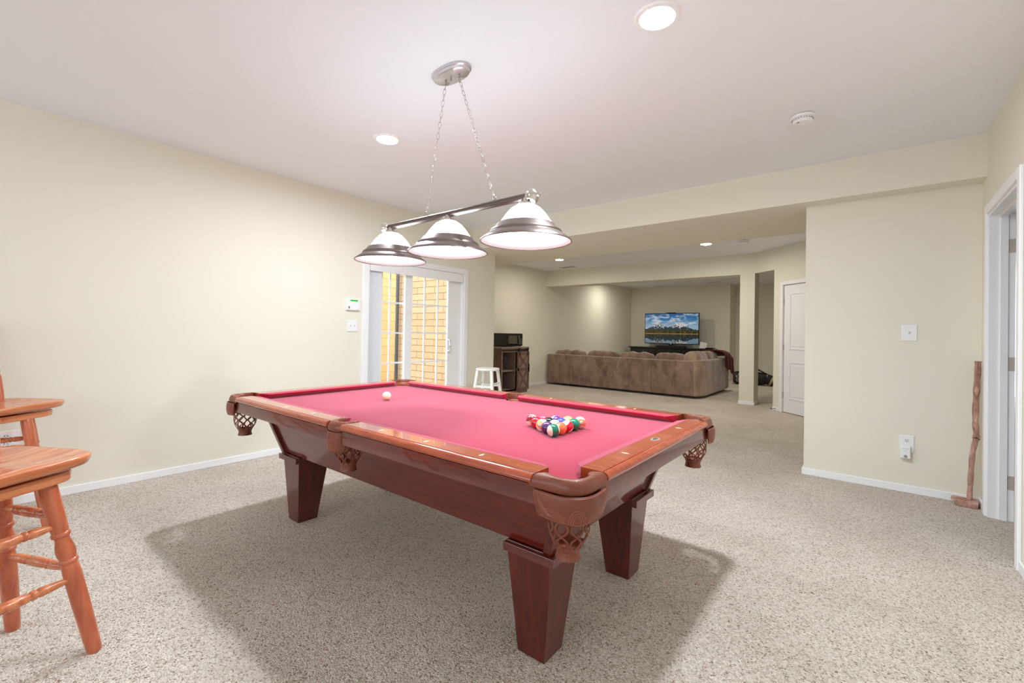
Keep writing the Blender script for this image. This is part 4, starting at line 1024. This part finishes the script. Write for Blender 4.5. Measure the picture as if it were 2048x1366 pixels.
# ============================================================ GOLF BAG behind the column
gb = thing('bag', 'black bag with straps and tan trim lying on the carpet behind the column', 'bag', (-2.35, 12.2, .0), math.radians(8))
nyl = mat('black_nylon', srgb(24, 23, 24), .55, bump=(80, .4, .01)); tanm = mat('tan_trim', srgb(178, 158, 124), .6); grey_m = mat('silver_buckle', srgb(190, 190, 190), .35, metal=.7)
def rbody(x): return .15+.02*math.sin(x*9)
MB().lathe([(.05, -.42), (.13, -.415), (.155, -.36), (.15, -.2), (.16, -.05), (.155, .15), (.14, .26), (.125, .30)], (0, 0, .165), 28, 'x', caps=True).build('body', nyl, gb, smooth=50)
tail = Matrix.Rotation(math.radians(24), 3, 'Y')
MB().lathe([(.118, 0), (.122, .05), (.125, .10)], (.29, 0, .175), 28, 'x', caps=True, M=tail).build('end_section', nyl, gb, smooth=50)
MB().lathe([(.127, .10), (.130, .105), (.130, .14), (.127, .145)], (.29, 0, .175), 28, 'x', M=tail).build('trim_ring', tanm, gb, smooth=50, thick=.004)
MB().lathe([(.126, .145), (.12, .19), (.08, .20), (.001, .20)], (.29, 0, .175), 28, 'x', M=tail).build('end_cap', nyl, gb, smooth=50)
MB().hexa([(-.34, -.10, .30), (.10, -.12, .30), (.10, .12, .30), (-.34, .12, .30)], [(-.24, -.07, .385), (.06, -.06, .40), (.06, .06, .40), (-.24, .07, .385)]).build('top_pouch', nyl, gb, bevel=.03, segs=3, smooth=50)
MB().hexa([(.08, -.11, .385), (.36, -.05, .25), (.36, .05, .25), (.08, .11, .385)], [(.08, -.10, .415), (.37, -.03, .262), (.37, .03, .262), (.08, .10, .415)]).build('flap', nyl, gb, bevel=.004)
MB().tube([(-.30, -.14, .26), (-.26, -.18, .20), (-.22, -.19, .12), (-.14, -.18, .06), (-.06, -.17, .03)], .011, 8).build('strap', tanm, gb, smooth=50)
for x, z in ((-.33, .20), (-.10, .16), (-.09, .09)): MB().box(x-.02, x+.02, -.165, -.155, z-.025, z+.025).build('buckle', grey_m, gb, bevel=.004)
MB().lathe([(.0001, -.17), (.05, -.168), (.06, -.14)], (-.30, 0, .12), 20, 'y').build('side_pocket', mat('grey_mesh', srgb(120, 110, 100), .8), gb, smooth=50)

# ============================================================ WALKING STICK IN THE CORNER
bark = wood('reddish_bark', srgb(128, 88, 78), srgb(210, 168, 150), .75, 0, 26, (1, 1, .35))
bk = bark.node_tree; 
stk = thing('wooden_stick', 'knobbly bark-covered stick on a cut wood block in the corner by the doorway', 'stick', (.50, 4.555, 0))
MB().hexa([(-.045, -.045, 0), (.055, -.045, 0), (.065, .04, 0), (-.035, .045, 0)], [(-.085, -.05, .048), (.058, -.05, .048), (.066, .045, .048), (-.07, .05, .048)]).build('base_block', bark, stk, bevel=.004)
path = [(.018, 0, .046), (.020, 0, .12), (.024, .0, .22), (.028, 0, .32), (.034, -.002, .40), (.043, -.002, .455), (.050, 0, .49), (.049, 0, .53), (.045, .002, .60), (.046, .002, .70), (.049, .003, .80), (.053, .004, .90), (.055, .004, .98), (.056, .004, 1.035)]
P3 = [Vector(p) for p in path]; fine = []
for i in range(len(P3)-1):
    for k in range(5): fine.append(P3[i].lerp(P3[i+1], k/5))
fine.append(P3[-1])
MB().tube(fine, lambda t: .0145+.0035*t+.0012*math.sin(t*57)+.004*math.exp(-((t-.47)/.03)**2), 14).build('shaft', bark, stk, smooth=60)
